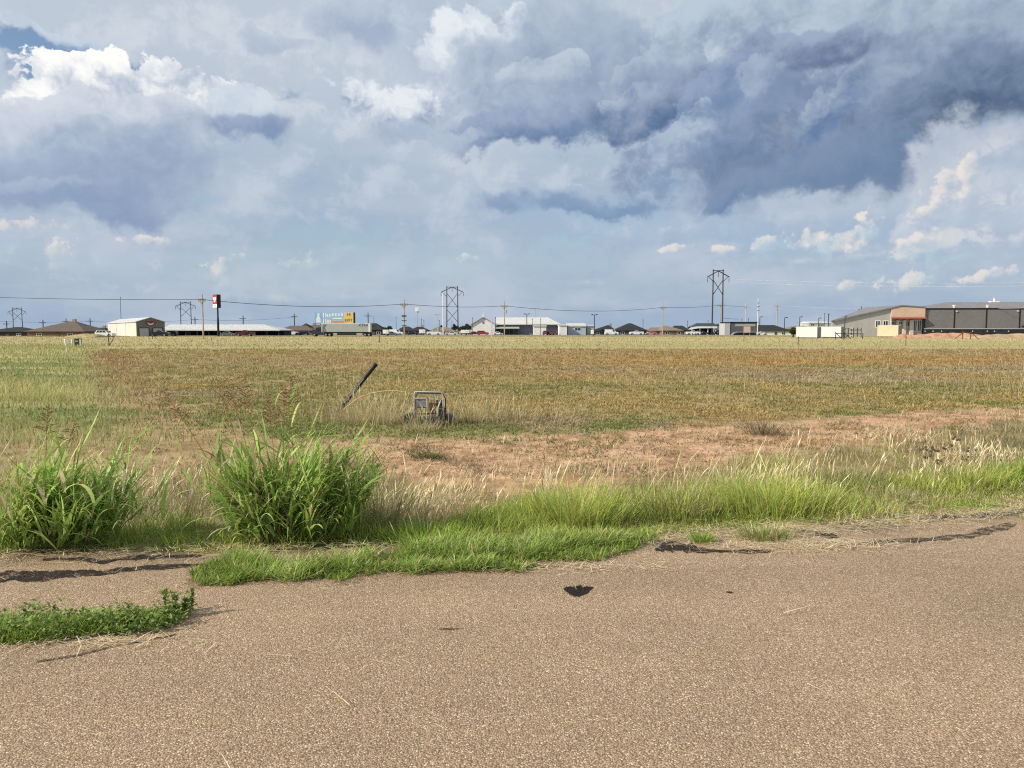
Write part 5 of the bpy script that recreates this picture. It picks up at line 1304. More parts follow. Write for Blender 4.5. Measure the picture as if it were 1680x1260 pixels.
# billboard
D = 300.0; xa, xb = xat(515.5, D), xat(583, D); cx_ = (xa + xb) / 2; h_ = (xb - xa) / 2
bb = thing('billboard', 'wide billboard in sky blue, white and yellow above the semi trailer', 'billboard', (cx_, D, 0))
zb_, zt_ = zat(531, D), zat(512.5, D)
MB().box(-h_, h_, 0, .5, zb_, zt_).build('panel', mat('billboard_blue', (.30, .55, .72), .5, 0, .06, .6), bb)
X = lambda px_: xat(px_, D) - cx_
MB().box(X(564.5), X(580), -.06, -.003, zb_ + .05, zt_ - .05).build('yellow_panel', mat('billboard_yellow', (.78, .55, .17), .5, 0, .08, .6), bb)
MB().box(X(580.4), X(582.9), -.07, -.003, zb_, zt_).build('dark_edge', BLACKM, bb)
MB().box(X(544), X(564.2), -.05, -.003, zb_ + .05, zat(526.3, D)).build('orange_strip', mat('billboard_orange', (.62, .34, .19), .6, 0, .25, 1.5), bb)
MB().box(X(517), X(529), -.03, -.003, zb_ + .1, zt_ - .1).build('side_panel', mat('billboard_sky', (.22, .48, .72), .5), bb)
MB().prism([(X(519), zb_ + .4), (X(527), zb_ + .4), (X(526), zat(522, D)), (X(524.6), zat(519, D)), (X(525), zat(514, D)), (X(521.6), zat(514, D)), (X(521.2), zat(519, D)), (X(519.5), zat(522, D))], -.06, -.035).build('figure_shape', PLASTW, bb)
for px0, px1, y0, y1 in ((530, 532.5, 513.5, 521), (534, 535.4, 513.5, 521), (536, 539, 515, 520), (540, 543, 515, 520), (545, 548, 514, 519), (550, 553, 514, 519), (555, 558, 514.5, 519), (560, 563, 514, 519), (530, 532, 523.5, 530), (534, 536, 523.5, 530), (537, 540, 525, 530), (541, 543.5, 525, 530), (546, 562, 521.5, 523.6)):
    MB().box(X(px0), X(px1), -.05, -.004, zat(y1, D), zat(y0, D)).build('lettering', PLASTW, bb)
bk = mat('letter_brown', (.10, .05, .015), .6)
text_part('lettering', '14', 1.7, bk, bb, (X(572), -.09, zat(516.2, D))); text_part('lettering', 'EXIT', 1.5, bk, bb, (X(572), -.09, zat(525.5, D)))
for k in (-.7, -.25, .25, .7): MB().tube([(k * h_, .9, -.5), (k * h_, .9, zt_ - .3)], .16, 6).build('post', STEELD, bb)
# small signboards
D = 262; sb = thing('signboard', 'plain pinkish signboard at the foot of the pole right of the tallest tower', 'sign', (xat(1225.6, D), D, 0))
MB().box(-1.15, 1.15, 0, .12, zat(546, D) + .05, zat(535.8, D)).build('board', mat('pink_board', (.55, .42, .35), .7), sb)
for s_ in (-1.0, 1.0): MB().box(s_ - .06, s_ + .06, .13, .25, -.5, zat(537, D)).build('post', WOODP, sb)
D = 232; sb = thing('white_box', 'white box on a short dark post beside the pale blue shed', 'box', (xat(971.8, D), D, 0))
MB().box(-.42, .42, -.2, .3, zat(548.2, D), zat(541.2, D)).build('box', PLASTW, sb, bevel=.04); MB().tube([(.38, .2, -.4), (.38, .2, zat(541, D))], .07, 6).build('post', STEELD, sb)
# ------------------------------------------------------------------ vehicles
def car(kind, label, px, D, paint_m, face=1, L=None, yaw=0.0, z=0.0, group='vehicles along the highway'):
    """face=1 looks right, -1 left; length runs along local x"""
    spec = {'sedan': (4.7, 1.82, .62, 1.44), 'suv': (4.8, 1.9, .85, 1.74), 'pickup': (5.6, 1.95, .95, 1.85), 'van': (5.4, 2.0, 1.0, 2.2)}[kind]
    Ln, Wd, belt, top = spec; Ln = L or Ln; hl, hw = Ln / 2, Wd / 2
    root = thing({'sedan': 'parked_car', 'suv': 'parked_suv', 'pickup': 'pickup_truck', 'van': 'parked_van'}[kind], label, {'sedan': 'car', 'suv': 'car', 'pickup': 'pickup', 'van': 'van'}[kind], (xat(px, D, 547), D, z), yaw + (0 if face > 0 else math.pi), group)
    bz = .28; wr = .34 if kind == 'sedan' else .39; fx, rx = hl * .63, -hl * .60
    def arch(xc, z0):
        return [(xc + wr * 1.25 * math.cos(a2), z0 + wr * 1.25 * math.sin(a2)) for a2 in np.linspace(math.pi, 0, 7)]
    deck = belt + .28
    if kind == 'pickup': upper = [(hl, bz + .2), (hl, deck - .12), (hl * .88, deck + .02), (hl * .30, deck + .12), (-hl, deck + .1), (-hl, bz + .2)]
    elif kind == 'sedan': upper = [(hl, bz + .12), (hl, belt - .02), (hl * .85, belt + .12), (hl * .36, belt + .25), (-hl * .62, belt + .30), (-hl * .97, belt + .26), (-hl, bz + .2)]
    else: upper = [(hl, bz + .15), (hl, belt + .02), (hl * .9, belt + .18), (hl * .45, belt + .27), (-hl * .97, belt + .28), (-hl, bz + .2)]
    prof = upper + [p for p in ([(-hl * .97, bz)] + arch(rx, bz)[0:7] + arch(fx, bz)[0:7] + [(hl * .97, bz)])]
    body = MB().prism(prof, -hw, hw).build('body', paint_m, root, bevel=.035)
    zt = top; b0 = deck + (.1 if kind == 'pickup' else -.02)
    if kind == 'pickup': cab = [(hl * .34, b0), (hl * .10, zt - .03), (-hl * .16, zt), (-hl * .24, b0)]
    elif kind == 'sedan': cab = [(hl * .42, b0), (hl * .10, zt - .04), (-hl * .30, zt), (-hl * .74, b0)]
    elif kind == 'suv': cab = [(hl * .50, b0), (hl * .20, zt - .05), (-hl * .78, zt - .02), (-hl * .96, b0)]
    else: cab = [(hl * .62, b0), (hl * .42, zt - .05), (-hl * .96, zt), (-hl * .98, b0)]
    k = len(cab); ti = .14
    V = [(x, s_ * (hw - .05 - (ti if z_ > b0 + .1 else 0)), z_) for s_ in (-1, 1) for x, z_ in cab]
    rf = MB().pts(V, [tuple(range(k)), tuple(range(2 * k - 1, k - 1, -1))] + [((i + 1) % k, i, k + i, k + (i + 1) % k) for i in range(k)])
    rf.build('cabin', paint_m, root, bevel=.03)
    def on_side(x, f, s_):   # point on the cabin's sloping side, just proud
        return (x, s_ * (hw - .05 - ti * f + .012), b0 + (zt - b0) * f)
    xs0, xs1 = cab[0][0], cab[-1][0]; xt0, xt1 = cab[1][0], cab[2][0]
    lx = lambda f, u: (xs0 + (xt0 - xs0) * f) * (1 - u) + (xs1 + (xt1 - xs1) * f) * u
    cuts = {'pickup': [(.08, .92)], 'sedan': [(.12, .50), (.54, .86)], 'suv': [(.10, .38), (.42, .66), (.70, .93)], 'van': [(.06, .26)]}[kind]
    for s_ in (-1, 1):
        for u0, u1 in cuts:
            P_ = [on_side(lx(.12, u0), .12, s_), on_side(lx(.12, u1), .12, s_), on_side(lx(.86, u1), .86, s_), on_side(lx(.86, u0), .86, s_)]
            Q_ = [(p[0], p[1] + s_ * .015, p[2]) for p in P_]
            MB().pts(P_ + Q_, [(0, 1, 2, 3), (7, 6, 5, 4), (0, 4, 5, 1), (1, 5, 6, 2), (2, 6, 7, 3), (3, 7, 4, 0)]).build('side_window', GLS, root)
    def screen(xa_, xb_, sgn, nm):
        P_ = [(xa_ + (xb_ - xa_) * f + sgn * .012, y_ * (hw - .16 - ti * f), b0 + (zt - b0) * f) for f in (.12, .88) for y_ in (-1, 1)]
        Q_ = [(p[0] + sgn * .02, p[1], p[2]) for p in P_]
        MB().pts(P_ + Q_, [(0, 1, 3, 2), (4, 6, 7, 5), (0, 4, 5, 1), (1, 5, 7, 3), (3, 7, 6, 2), (2, 6, 4, 0)]).build(nm, GLS, root)
    screen(xs0, xt0, 1, 'windscreen'); screen(xs1, xt1, -1, 'rear_window')
    for xc in (fx, rx):
        for s_ in (-1, 1):
            y0, y1 = sorted((s_ * (hw - .24), s_ * (hw + .005)))
            w_ = MB().disc_y(xc, wr, y0, y1, wr, 18).build('wheel', RUB, root)
            y2, y3 = sorted((s_ * (hw + .006), s_ * (hw + .022)))
            MB().disc_y(xc, wr, y2, y3, wr * .62, 14).build('rim', RIM, w_)
    for s_ in (-1, 1):
        MB().box(hl - .06, hl + .012, s_ * hw * .62 - .2, s_ * hw * .62 + .2, belt - .12, belt + .06).build('headlight', LAMPC, root)
        MB().box(-hl - .012, -hl + .05, s_ * hw * .8 - .1, s_ * hw * .8 + .1, belt, belt + .26).build('tail_light', LAMPR, root)
    MB().box(hl - .05, hl + .06, -hw * .94, hw * .94, bz + .02, bz + .2).build('bumper', CHROME if kind == 'pickup' else paint_m, root)
    MB().box(-hl - .06, -hl + .05, -hw * .94, hw * .94, bz + .03, bz + .22).build('bumper', CHROME if kind == 'pickup' else paint_m, root)
    return root
WH, SV, BK, MR, RD = paint('white', (.80, .80, .79)), paint('silver', (.62, .63, .62)), paint('black', (.016, .017, .02)), paint('maroon', (.10, .018, .022)), paint('red', (.36, .03, .035))
GR = paint('grey', (.12, .125, .13)); PK = paint('coral', (.55, .25, .19))
car('suv', 'white suv in front of the cream metal shop', 172.5, 207, WH, 1)
car('pickup', 'white pickup behind the dry grass mound', 149.5, 244, WH, -1)
car('pickup', 'black pickup in front of the right garage door of the cream shop', 262, 226, BK, 1)
car('suv', 'black suv under the left end of the long white roof', 279, 250, BK, -1)
car('pickup', 'dark maroon pickup under the right part of the long white roof', 402, 240, MR, -1)
car('sedan', 'grey car under the long white roof, right of the red pole sign', 374, 254, GR, 1)
car('sedan', 'white car at the right end of the long white roof', 457, 276, WH, 1)
car('pickup', 'white pickup in front of the long dark house', 479, 284, WH, 1)
car('suv', 'dark suv in front of the charcoal house with the pointed roof', 497, 278, BK, -1)
car('van', 'white van right of the round dark tree by the long semi', 650, 300, WH, 1)
car('sedan', 'grey car peeking left of the bracketed pole', 643, 270, GR, 1)
car('sedan', 'dark car right of the bracketed pole', 676, 290, BK, -1)
car('pickup', 'white pickup in front of the tan roofed house', 712, 300, WH, 1)
car('sedan', 'silver car in front of the middle tower', 740.5, 282, SV, -1)
car('suv', 'red suv in front of the white hall gable', 792, 300, RD, 1)
car('sedan', 'maroon car in front of the white hall, left of the red suv', 779, 306, MR, 1)
car('sedan', 'white compact car beneath the green awning', 817, 296, WH, 1, L=3.8)
car('suv', 'left of two maroon cars by the small white shed', 898, 296, MR, 1, yaw=R(62))
car('suv', 'right of two maroon cars by the small white shed', 908, 296, MR, 1, yaw=R(62))
car('van', 'white van in front of the small charcoal house with a chimney', 1003, 300, WH, 1)
car('pickup', 'white truck in front of the steep charcoal roof', 1044, 305, WH, -1)
car('sedan', 'coral car in front of the tan house', 1068, 318, PK, -1)
car('pickup', 'white pickup under the left end of the white canopy', 1137, 308, WH, -1)
car('suv', 'black suv under the dark roofed canopy', 1152, 311, BK, 1)
car('sedan', 'dark car parked right of the canopy by the tower leg', 1176, 312, BK, 1)
car('sedan', 'white car at the foot of the tall silvery pole', 1250, 318, WH, 1, L=4.2)

# semi with its trailer: one coupled vehicle
D = 226.0; xa, xb = xat(527, D), xat(607.4, D); cx_ = (xa + xb) / 2; h_ = (xb - xa) / 2
sm = thing('semi_truck', 'long silver semi trailer coupled to a dark tractor in front of the billboard', 'truck', (cx_, D, 0))
zt = zat(530.2, D); zl = zat(544.6, D)
SILV = mat('trailer_silver', (.40, .43, .42), .4, .25, .06, .5, wave=(2.2, 'X', .01))
MB().box(-h_, h_, 0, 2.6, zl, zt).build('trailer_body', SILV, sm, bevel=.04)
MB().box(-h_ + .02, h_ - .02, -.015, -.003, zt - .25, zt - .1).build('top_rail', mat('rail_white', (.72, .72, .70), .5), sm)
MB().box(h_ - .5, h_ + .012, -.02, -.004, zl, zt - .3).build('rear_post', mat('rail_white', (.72, .72, .70), .5), sm)
text_part('lettering', 'XTRA', 1.15, mat('letter_slate', (.05, .055, .075), .5), sm, (xat(596.2, D) - cx_, -.03, zat(533.6, D)), extrude=.01)
gm_ = mat('trailer_graphic', (.20, .185, .20), .6, 0, .6, 1.8)
MB().prism([(-h_ + .2, zl + .1), (-h_ + 1.6, zl + .1), (-h_ + 1.1, (zl + zt) / 2), (-h_ + 1.7, zt - .4), (-h_ + .5, zt - .35)], -.02, -.004).build('graphic', gm_, sm)
MB().box(-h_ + .6, h_ - .4, .3, 2.3, zl - .35, zl - .003).build('frame', STEELD, sm)
MB().box(-2.6, 3.2, -.02, .03, .35, zl - .36).build('side_skirt', mat('skirt_black', (.02, .02, .022), .6), sm)
def truck_wheel(xc):
    for y0, y1 in ((-.02, .55), (2.05, 2.62)):
        w_ = MB().disc_y(xc, .5, y0, y1, .5, 18).build('wheel', RUB, sm); MB().disc_y(xc, .5, y0 - .02, y0 - .002, .28, 14).build('rim', RIM, w_)
for px_ in (599.0, 605.0, 540.5, 534.5, 515.5): truck_wheel(xat(px_, D) - cx_)
TK = paint('slate', (.045, .04, .052))
xc0, xc1 = xat(511.5, D) - cx_, xat(526.0, D) - cx_
cabp = [(xc0, .45), (xc0, 1.35), (xc0 + .9, 1.55), (xc0 + 1.25, 2.55), (xc0 + 2.1, 2.75), (xc1, 2.75), (xc1, .6)]
MB().prism(cabp, .1, 2.5).build('tractor_cab', TK, sm, bevel=.05)
MB().prism([(xc0 + 1.2, 1.6), (xc0 + 1.42, 2.4), (xc0 + 2.2, 2.4), (xc0 + 2.2, 1.6)], .07, .096).build('side_window', GLS, sm)
MB().box(xc0 - .05, xc0 + .05, .15, 2.45, .4, .7).build('bumper', CHROME, sm)
MB().box(xc1, -h_ + 3.2, .7, 1.9, .55, .85).build('chassis', STEELD, sm)
MB().tube([(xc1 + .15, .3, .9), (xc1 + .15, .3, 3.0)], .09, 8).build('exhaust_stack', CHROME, sm)
# small white trailers
def box_trailer(label, px0, px1, y0, y1, D):
    xa, xb = xat(px0, D), xat(px1, D); cx_ = (xa + xb) / 2; h_ = (xb - xa) / 2; zt, zl = zat(y0, D), zat(y1, D)
    r0 = thing('box_trailer', label, 'trailer', (cx_, D, 0), 0, 'small box trailers along the highway')
    MB().box(-h_, h_, 0, 2.2, zl, zt).build('body', PLASTW, r0, bevel=.05)
    MB().box(-h_, h_, .3, 1.9, zl - .2, zl - .003).build('frame', STEELD, r0)
    for y0_, y1_ in ((-.03, .2), (2.0, 2.23)):
        w_ = MB().disc_y(.3, .36, y0_, y1_, .36, 16).build('wheel', RUB, r0); MB().disc_y(.3, .36, y0_ - .02, y0_ - .002, .2, 12).build('rim', RIM, w_)
    MB().tube([(-h_, 1.1, zl - .1), (-h_ - 1.0, 1.1, zl - .15)], .06, 6).build('drawbar', STEELD, r0)
    MB().box(h_ * .2, h_ * .6, -.02, -.004, zl + .3, zt - .3).build('door', mat('trailer_door', (.6, .6, .58), .5), r0)
box_trailer('small white box trailer right behind the semi trailer', 628, 637.2, 541.0, 547.4, 262)
box_trailer('small white camper trailer with a dark window below the white box mast', 687.5, 697, 540.6, 546.8, 300)
box_trailer('white box trailer with faint lettering right of the silver car', 756, 769.5, 541.3, 546.6, 280)
# ------------------------------------------------------------------ field gate braces, markers, cabinet
def brace(label, px_posts, y_top, y_base, rails, m, name='fence_brace', r=.07, group=None):
    D = dist(y_base); xs = [xat(p, D, 550) for p in px_posts]; cx_ = sum(xs) / len(xs)
    root = thing(name, label, 'fence brace', (cx_, D, 0), 0, group); zt = zat(y_top, D)
    for x in xs: MB().tube([(x - cx_, 0, -.3), (x - cx_, 0, zt + (.25 if x == xs[0] else 0))], r, 8).build('post', m, root)
    for (pa, ya, pb, yb) in rails:
        MB().tube([(xat(pa, D, 550) - cx_, -.1, zat(ya, D)), (xat(pb, D, 550) - cx_, -.1, zat(yb, D))], r * .8, 8).build('rail', m, root)
brace('rusty pipe fence brace with two slanting stays in front of the red soil heap', (1579.5, 1592.5), 544.5, 556.5, [(1579.5, 545.5, 1592.5, 545.5), (1579.5, 545.5, 1564.5, 557.5), (1592.5, 545.5, 1605.5, 556.5)], RUSTP, r=.085)
brace('dark pipe fence brace with crossing stays in front of the pallet stacks', (1371, 1384.5, 1415.5), 546.5, 556.5, [(1371, 547, 1384.5, 547), (1372, 547.5, 1382, 556), (1385, 546, 1396, 556.3), (1391, 549.5, 1384.5, 556)], STEELD, r=.085)
brace('thin dark corner brace left of the cream metal shop', (178, ), 550.5, 567, [(188.5, 551.5, 180, 567), (178, 556, 180, 567)], mat('grey_pipe', (.10, .095, .09), .7), r=.05)
brace('low dark brace with two slanting stays in front of the grey shop gable', (250, ), 546, 556, [(247, 544.5, 257, 556), (243, 552.5, 248, 558)], STEELD, r=.06)
def stake(label, px, y_top, y_base, m, r, lean=0.0, cap=None, name='marker_post', cat='post'):
    D = dist(y_base); x0 = xat(px, D, y_base); zt = zat(y_top, D)
    root = thing(name, label, cat, (x0, D, 0)); MB().tube([(0, 0, -.2), (lean * .5, 0, zt * .5), (lean, 0, zt)], r, 8).build('post', m, root)
    if cap: MB().tube([(lean * .62, 0, zt * .62), (lean, 0, zt - .01), (lean, 0, zt + .03)], [r * 1.5, r * 1.5, r * .8], 8).build('sleeve', cap, root)
stake('leaning cream marker post with a white sleeve, nearest post at left', 112.0, 557, 582, mat('cream_post', (.68, .60, .40), .6), .045, -.18, PLASTW)
stake('pale leaning post right of the green utility cabinet', 149.5, 557, 566.5, mat('cream_post', (.68, .60, .40), .6), .075, .10)
stake('left one of the two white posts guarding the green cabinet', 118.7, 556.5, 567, PLASTW, .08); stake('right one of the two white posts guarding the green cabinet', 132.3, 556.5, 567, PLASTW, .08)
stake('thin rusty stake in front of the small pointed soil heap', 1486, 547, 567, RUSTP, .035); stake('thin dark stake in front of the left white container', 1309.5, 552, 566, STEELD, .035)
stake('thin dark stake in front of the pink signboard', 1220.5, 547.5, 560, STEELD, .04); stake('thin dark stake in front of the white trailer behind the semi', 622.5, 550, 562.5, STEELD, .04)
stake('short dark stake alone in the dry grass below the red pole sign', 347, 553.5, 559, STEELD, .04)
D = dist(567); cb = thing('utility_cabinet', 'green utility cabinet between two white posts', 'cabinet', (xat(125.5, D, 562), D + .3, 0), R(30))
MB().box(-.36, .36, -.3, .3, .05, .72).build('body', mat('cabinet_green', (.055, .10, .075), .5), cb, bevel=.03); MB().box(-.40, .40, -.34, .34, .721, .78).build('lid', mat('cabinet_green', (.055, .10, .075), .5), cb, bevel=.02)
MB().box(-.45, .45, -.4, .4, -.1, .045).build('pad', mat('pad_concrete', (.35, .33, .30), .9), cb); MB().box(-.28, -.02, -.32, -.303, .42, .56).build('label_plate', mat('pale_plate', (.6, .62, .6), .5), cb)
# low pipe posts at the foot of the big tower
D = 280
for i, px_ in enumerate((1136, 1141, 1146, 1152, 1172, 1178)):
    r0 = thing('bollard', ('%s of the stubby posts standing before the white canopy and tower feet' % ('first from left', 'second from left', 'third from left', 'fourth from left', 'fifth from left', 'last on the right')[i]), 'post', (xat(px_, D, 546), D, 0), 0, 'stubby posts before the canopy')
    MB().tube([(0, 0, -.3), (0, 0, .95)], .13, 8).build('post', STEELD, r0); MB().tube([(0, 0, .951), (0, 0, 1.05)], .15, 8).build('cap', PLASTW, r0)

# ------------------------------------------------------------------ leaning pipe, bent conduit and the metal frame in the field
D = dist(676); a_ = at(551.5, 673, D); b_ = at(616.5, 597.5, D)
lp = thing('leaning_pipe', 'thick black pipe leaning steeply to the right out of the field', 'pipe', (a_.x, D, 0))
va = Vector((a_.x - .05, D, -.1)); off = Vector((a_.x, D, 0))
BP = mat('black_pipe', (.018, .018, .019), .5, 0, .3, 9, .3)
MB().tube([va - off, Vector(b_) - off], .042, 14).build('pipe', BP, lp, smooth=False)
dirv = (Vector(b_) - va).normalized()
MB().tube([Vector(b_) - off - dirv * .05, Vector(b_) - off + dirv * .012], .045, 14).build('end_cap', mat('cap_black', (.012, .012, .013), .6), lp)
mk = mat('pipe_print', (.42, .41, .38), .6)
for t in np.linspace(.30, .72, 11):
    c0 = va.lerp(Vector(b_), t) - off + Vector((-.012, -.0415, -.010))
    d2 = dirv * .022; up = dirv.cross(Vector((0, 1, 0))) * .006
    MB().pts([c0 - d2 - up, c0 + d2 - up, c0 + d2 + up, c0 - d2 + up] + [c0 - d2 - up + Vector((0, -.004, 0)), c0 + d2 - up + Vector((0, -.004, 0)), c0 + d2 + up + Vector((0, -.004, 0)), c0 - d2 + up + Vector((0, -.004, 0))],
             [(0, 1, 2, 3), (7, 6, 5, 4), (0, 4, 5, 1), (1, 5, 6, 2), (2, 6, 7, 3), (3, 7, 4, 0)]).build('print_mark', mk, lp)
D = dist(678); P_ = [at(561, 674, D), at(572, 665, D), at(582, 657.5, D), at(592, 651.5, D), at(608, 645.5, D), at(626, 642, D), at(645, 641, D), at(660, 642.5, D), at(669, 645, D)]
o0 = Vector((P_[0].x, D, 0)); cd = thing('bent_conduit', 'thin orange tube arching from the leaning pipe towards the metal frame', 'tube', tuple(o0))
MB().tube([p - o0 for p in P_], .012, 8).build('tube', mat('faded_orange', (.62, .34, .17), .5, 0, .15, 6), cd, smooth=True)
MB().tube([P_[3] - o0, P_[3].lerp(P_[4], .25) - o0], .020, 8).build('coupling', mat('faded_orange_joint', (.50, .26, .13), .6), cd)
fx, fy = gp(700, 697); k_ = fy / FPX
fr = thing('metal_rack', 'pale rounded pipe frame with a grey plate on a broken black base', 'metal rack', (fx, fy, 0))
def lp_(px_, py_, dy=0.0): v = at(px_, py_, fy); return Vector((v.x - fx, dy, v.z))
PALE = mat('galvanised_pipe', (.52, .51, .48), .45, .3, .15, 8)
path = [lp_(679, 690), lp_(679.5, 665), lp_(679.8, 646), lp_(680.3, 643.6), lp_(682, 642.6), lp_(705, 643), lp_(723, 643.5), lp_(725.2, 644.6), lp_(725.8, 648), lp_(727, 668), lp_(729, 690)]
MB().tube(path, .0095, 8).build('pipe_frame', PALE, fr, smooth=True)
MB().tube([lp_(681.8, 690, .03), lp_(682, 648, .03), lp_(685, 645, .03), lp_(726, 646, .06), lp_(730, 655, .10), lp_(731, 690, .12)], .011, 6).build('rear_rail', mat('dark_bar', (.03, .03, .032), .6), fr)
pl = MB().pts([lp_(682.5, 655), lp_(699, 655), lp_(700, 668), lp_(683, 667)] + [lp_(682.5, 655, .03), lp_(699, 655, .03), lp_(700, 668, .03), lp_(683, 667, .03)], [(3, 2, 1, 0), (4, 5, 6, 7), (0, 1, 5, 4), (1, 2, 6, 5), (2, 3, 7, 6), (3, 0, 4, 7)])
plo = pl.build('plate', mat('dull_plate', (.23, .235, .24), .5, .2, .5, 18), fr)
MB().tube([lp_(681.5, 653.5, -.01), lp_(699, 653.5, -.01), lp_(700.5, 655, -.01), lp_(701, 669, -.01)], .010, 6).build('plate_edge', PALE, plo)
MB().tube([lp_(684, 668, -.01), lp_(700.5, 669, -.01)], .008, 6).build('lower_edge', BLACKM, plo)
for q_ in range(5):
    px_ = 686 + q_ * 8.3; MB().tube([lp_(px_, 643.5, .012), lp_(px_ + random.uniform(-.6, .6), 678, .02)], .0035, 5).build('wire_bar', mat('dull_wire', (.26, .25, .235), .6, .3, .3, 9), fr)
for py_ in (649, 660.5, 671):
    MB().tube([lp_(680, py_, .016), lp_(726, py_ + random.uniform(-.5, .8), .016)], .0035, 5).build('wire_bar', mat('dull_wire', (.26, .25, .235), .6, .3, .3, 9), fr)
MB().pts([lp_(703, 662, .05), lp_(715, 661, .05), lp_(715.5, 678, .05), lp_(704, 678, .05)] + [lp_(703, 662, .065), lp_(715, 661, .065), lp_(715.5, 678, .065), lp_(704, 678, .065)], [(3, 2, 1, 0), (4, 5, 6, 7), (0, 1, 5, 4), (1, 2, 6, 5), (2, 3, 7, 6), (3, 0, 4, 7)]).build('backing_plate', mat('dry_grass_brown', (.34, .21, .10), .8, .1, .5, 16), fr)  # backing plate in the orange-brown of dry grass seen through the frame
MB().tube([lp_(716.5, 655, .05), lp_(716, 692, .05)], .012, 6).build('upright', BLACKM, fr)
MB().tube([lp_(706, 655, .03), lp_(719, 656, .03), lp_(722, 658, .05)], .011, 6).build('short_rail', PALE, fr)
MB().tube([lp_(717, 686, -.03), lp_(719, 668, -.03), lp_(723, 657, .0)], .012, 6).build('stay', PALE, fr)
MB().tube([lp_(681, 679.5, .03), lp_(716, 679, .03)], .014, 6).build('cross_bar', BLACKM, fr)
bs = mat('broken_black_plastic', (.040, .037, .040), .55, 0, .5, 12)
def chunk(pts2, y0, y1):
    n = len(pts2); V = [lp_(a2, b2, y0) for a2, b2 in pts2] + [lp_(a2, b2, y1) + Vector((random.uniform(-.01, .01), 0, random.uniform(-.02, .01))) for a2, b2 in pts2]
    return MB().pts(V, [tuple(range(n)), tuple(range(2 * n - 1, n - 1, -1))] + [(i, (i + 1) % n, n + (i + 1) % n, n + i) for i in range(n)])
chunk([(664, 681), (670, 677), (677, 679), (681, 684), (690, 683), (700, 685), (716, 682), (722, 686), (720, 699), (700, 698), (674, 700), (663, 694)], -.06, .20).build('base', bs, fr, bevel=.008)
chunk([(716, 664), (723, 656), (726, 660), (727, 668), (731, 672), (732, 690), (722, 692), (715, 682)], .04, .16).build('broken_shell', bs, fr, bevel=.006)
chunk([(730, 681), (736, 680), (744, 683), (744, 693), (738, 694), (730, 688)], .02, .24).build('side_foot', bs, fr, bevel=.008)
chunk([(715, 690), (725, 688), (726, 700), (717, 702)], -.12, .05).build('front_foot', bs, fr, bevel=.006)

# ------------------------------------------------------------------ tar and oil on the road
TAR = mat('tar', (.040, .034, .030), .9, 0, .6, 60, .05, bump=.004)
TARG = mat('worn_tar', (.085, .070, .058), .9, 0, .6, 60, .05, bump=.004)
def worn(m, k=1.0):
    """lets the stones of the road show through where the tar has worn off"""
    T_ = NT(m.node_tree); b = T_.n['Principled BSDF']; co = T_.new('ShaderNodeTexCoord').outputs['Object']
    a_ = T_.add(T_.mul(T_.noise(co, 85.0, 3, 0.6), .75), T_.mul(T_.noise(co, 9.0, 4, 0.6), .55))
    T_.put(b.inputs['Alpha'], T_.smooth(a_, .50 * k, .60 * k))
worn(TAR, 1.10); worn(TARG, 1.16)
def tar(name, label, cat, line, m, seed, z=.004, amp=1.0):
    """irregular flat band: picture points with the half width (in picture pixels) of the band there"""
    n = 420; px_ = [p[0] for p in line]; s_ = np.linspace(0, 1, n); src = np.linspace(0, 1, len(line))
    X_ = np.interp(s_, src, px_); Y_ = np.interp(s_, src, [p[1] for p in line]); Hh = np.interp(s_, src, [p[2] for p in line])
    n1 = (fbm(s_ * 16, s_ * 0, 1, 6, seed, .58) - .5) * 1.9 * amp; n2 = (fbm(s_ * 16, s_ * 0, 1, 6, seed + 7, .58) - .5) * 1.9 * amp
    up = np.array([gp(a2, b2, z) for a2, b2 in zip(X_, Y_ - Hh * (1 + n1))]); dn = np.array([gp(a2, b2, z) for a2, b2 in zip(X_, Y_ + Hh * (1 + n2))])
    c_ = (up[n // 2] + dn[n // 2]) / 2; V = np.zeros((2 * n, 3)); V[:n, :2] = up - c_; V[n:, :2] = dn - c_
    I = np.arange(n - 1); o = np_mesh(name, V, np.stack([I + n, I + n + 1, I + 1, I], 1), m); o.location = (c_[0], c_[1], z)
    return tag(o, label, cat)
tar('tar_seal', 'broad black tar band at the left picture edge below the dark grass clump', 'tar seal', [(-40, 946, 8), (40, 946, 7), (110, 942, 6), (170, 938, 4), (240, 931, 4), (300, 927, 3), (345, 926, 1)], TAR, 1)
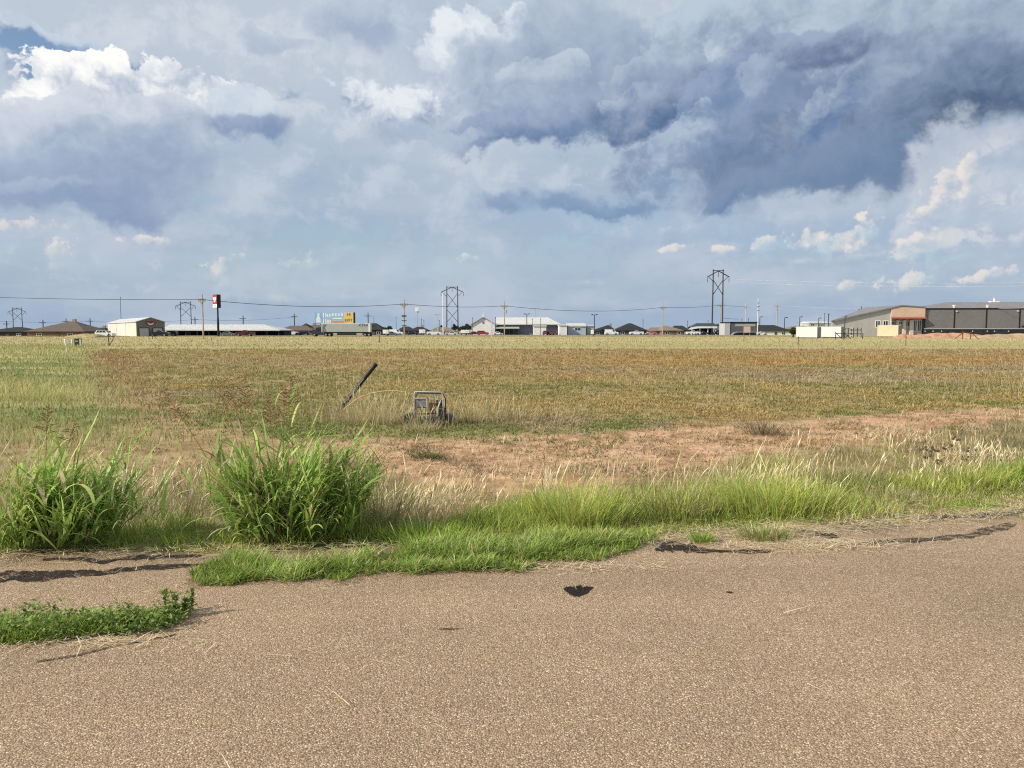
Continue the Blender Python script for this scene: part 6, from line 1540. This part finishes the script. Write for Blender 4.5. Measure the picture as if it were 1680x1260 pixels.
tar('tar_seal', 'thinner black tar streak just under the left grass clump', 'tar seal', [(70, 918, 1.5), (130, 916, 3), (170, 921, 3.5), (195, 917, 2), (230, 913, 4), (270, 914, 3), (330, 911, 2)], TAR, 2)
tar('tar_seal', 'black tar streak below the lone bright tuft, wide at its left end', 'tar seal', [(1075, 901, 2), (1090, 897, 6), (1120, 896, 8), (1145, 901, 4), (1190, 904, 2.5), (1240, 904, 2.5), (1268, 905, 1.5)], TAR, 3)
tar('tar_seal', 'small black tar spot right of the half-dead tuft', 'tar seal', [(1336, 876, 1.5), (1348, 877, 3.5), (1366, 879, 3.5), (1380, 880, 1)], TAR, 4)
tar('tar_seal', 'grey worn tar band widening towards the right picture edge', 'tar seal', [(1388, 893, 1.5), (1440, 889, 3), (1500, 886, 3), (1550, 882, 3.5), (1590, 879, 3), (1612, 872, 6), (1632, 866, 6.5), (1655, 862, 5), (1668, 859, 2)], TARG, 5)
tar('tar_seal', 'black tar edge under the straw at the far right of the verge', 'tar seal', [(1506, 851, 2), (1550, 848, 2.5), (1600, 845, 2.5), (1640, 842, 4), (1700, 836, 4)], TAR, 6)
tar('tar_seal', 'short black tar dash in the straw left of the worn band', 'tar seal', [(1375, 859, 1), (1388, 858.5, 2), (1398, 859, 1)], TAR, 7)
tar('crack', 'hairline crack curving below the leafy weed patch', 'crack', [(60, 1085, 1.2), (110, 1078, 1.4), (170, 1064, 1.4), (230, 1052, 1.3), (290, 1040, 1.0)], TARG, 8)
tar('oil_stain', 'black oil blot alone on the open asphalt', 'stain', [(924, 966, .6), (929, 967, 4), (936, 968, 7), (944, 970, 8.5), (953, 970, 8), (961, 968, 6), (967, 966, 3.5), (973, 963, .8)], mat('oil', (.024, .020, .018), .8, 0, .6, 60, .08), 14, amp=.55)
worn(MATS['oil'], 1.0)
tar('oil_stain', 'tiny black speck right of the oil blot', 'stain', [(1191, 971, .6), (1196, 971, 1.6), (1202, 971.5, .6)], TAR, 10)
tar('oil_stain', 'faint small stain on the asphalt left of the oil blot', 'stain', [(718, 1032, .8), (738, 1031, 1.8), (758, 1030, .8)], TARG, 11)
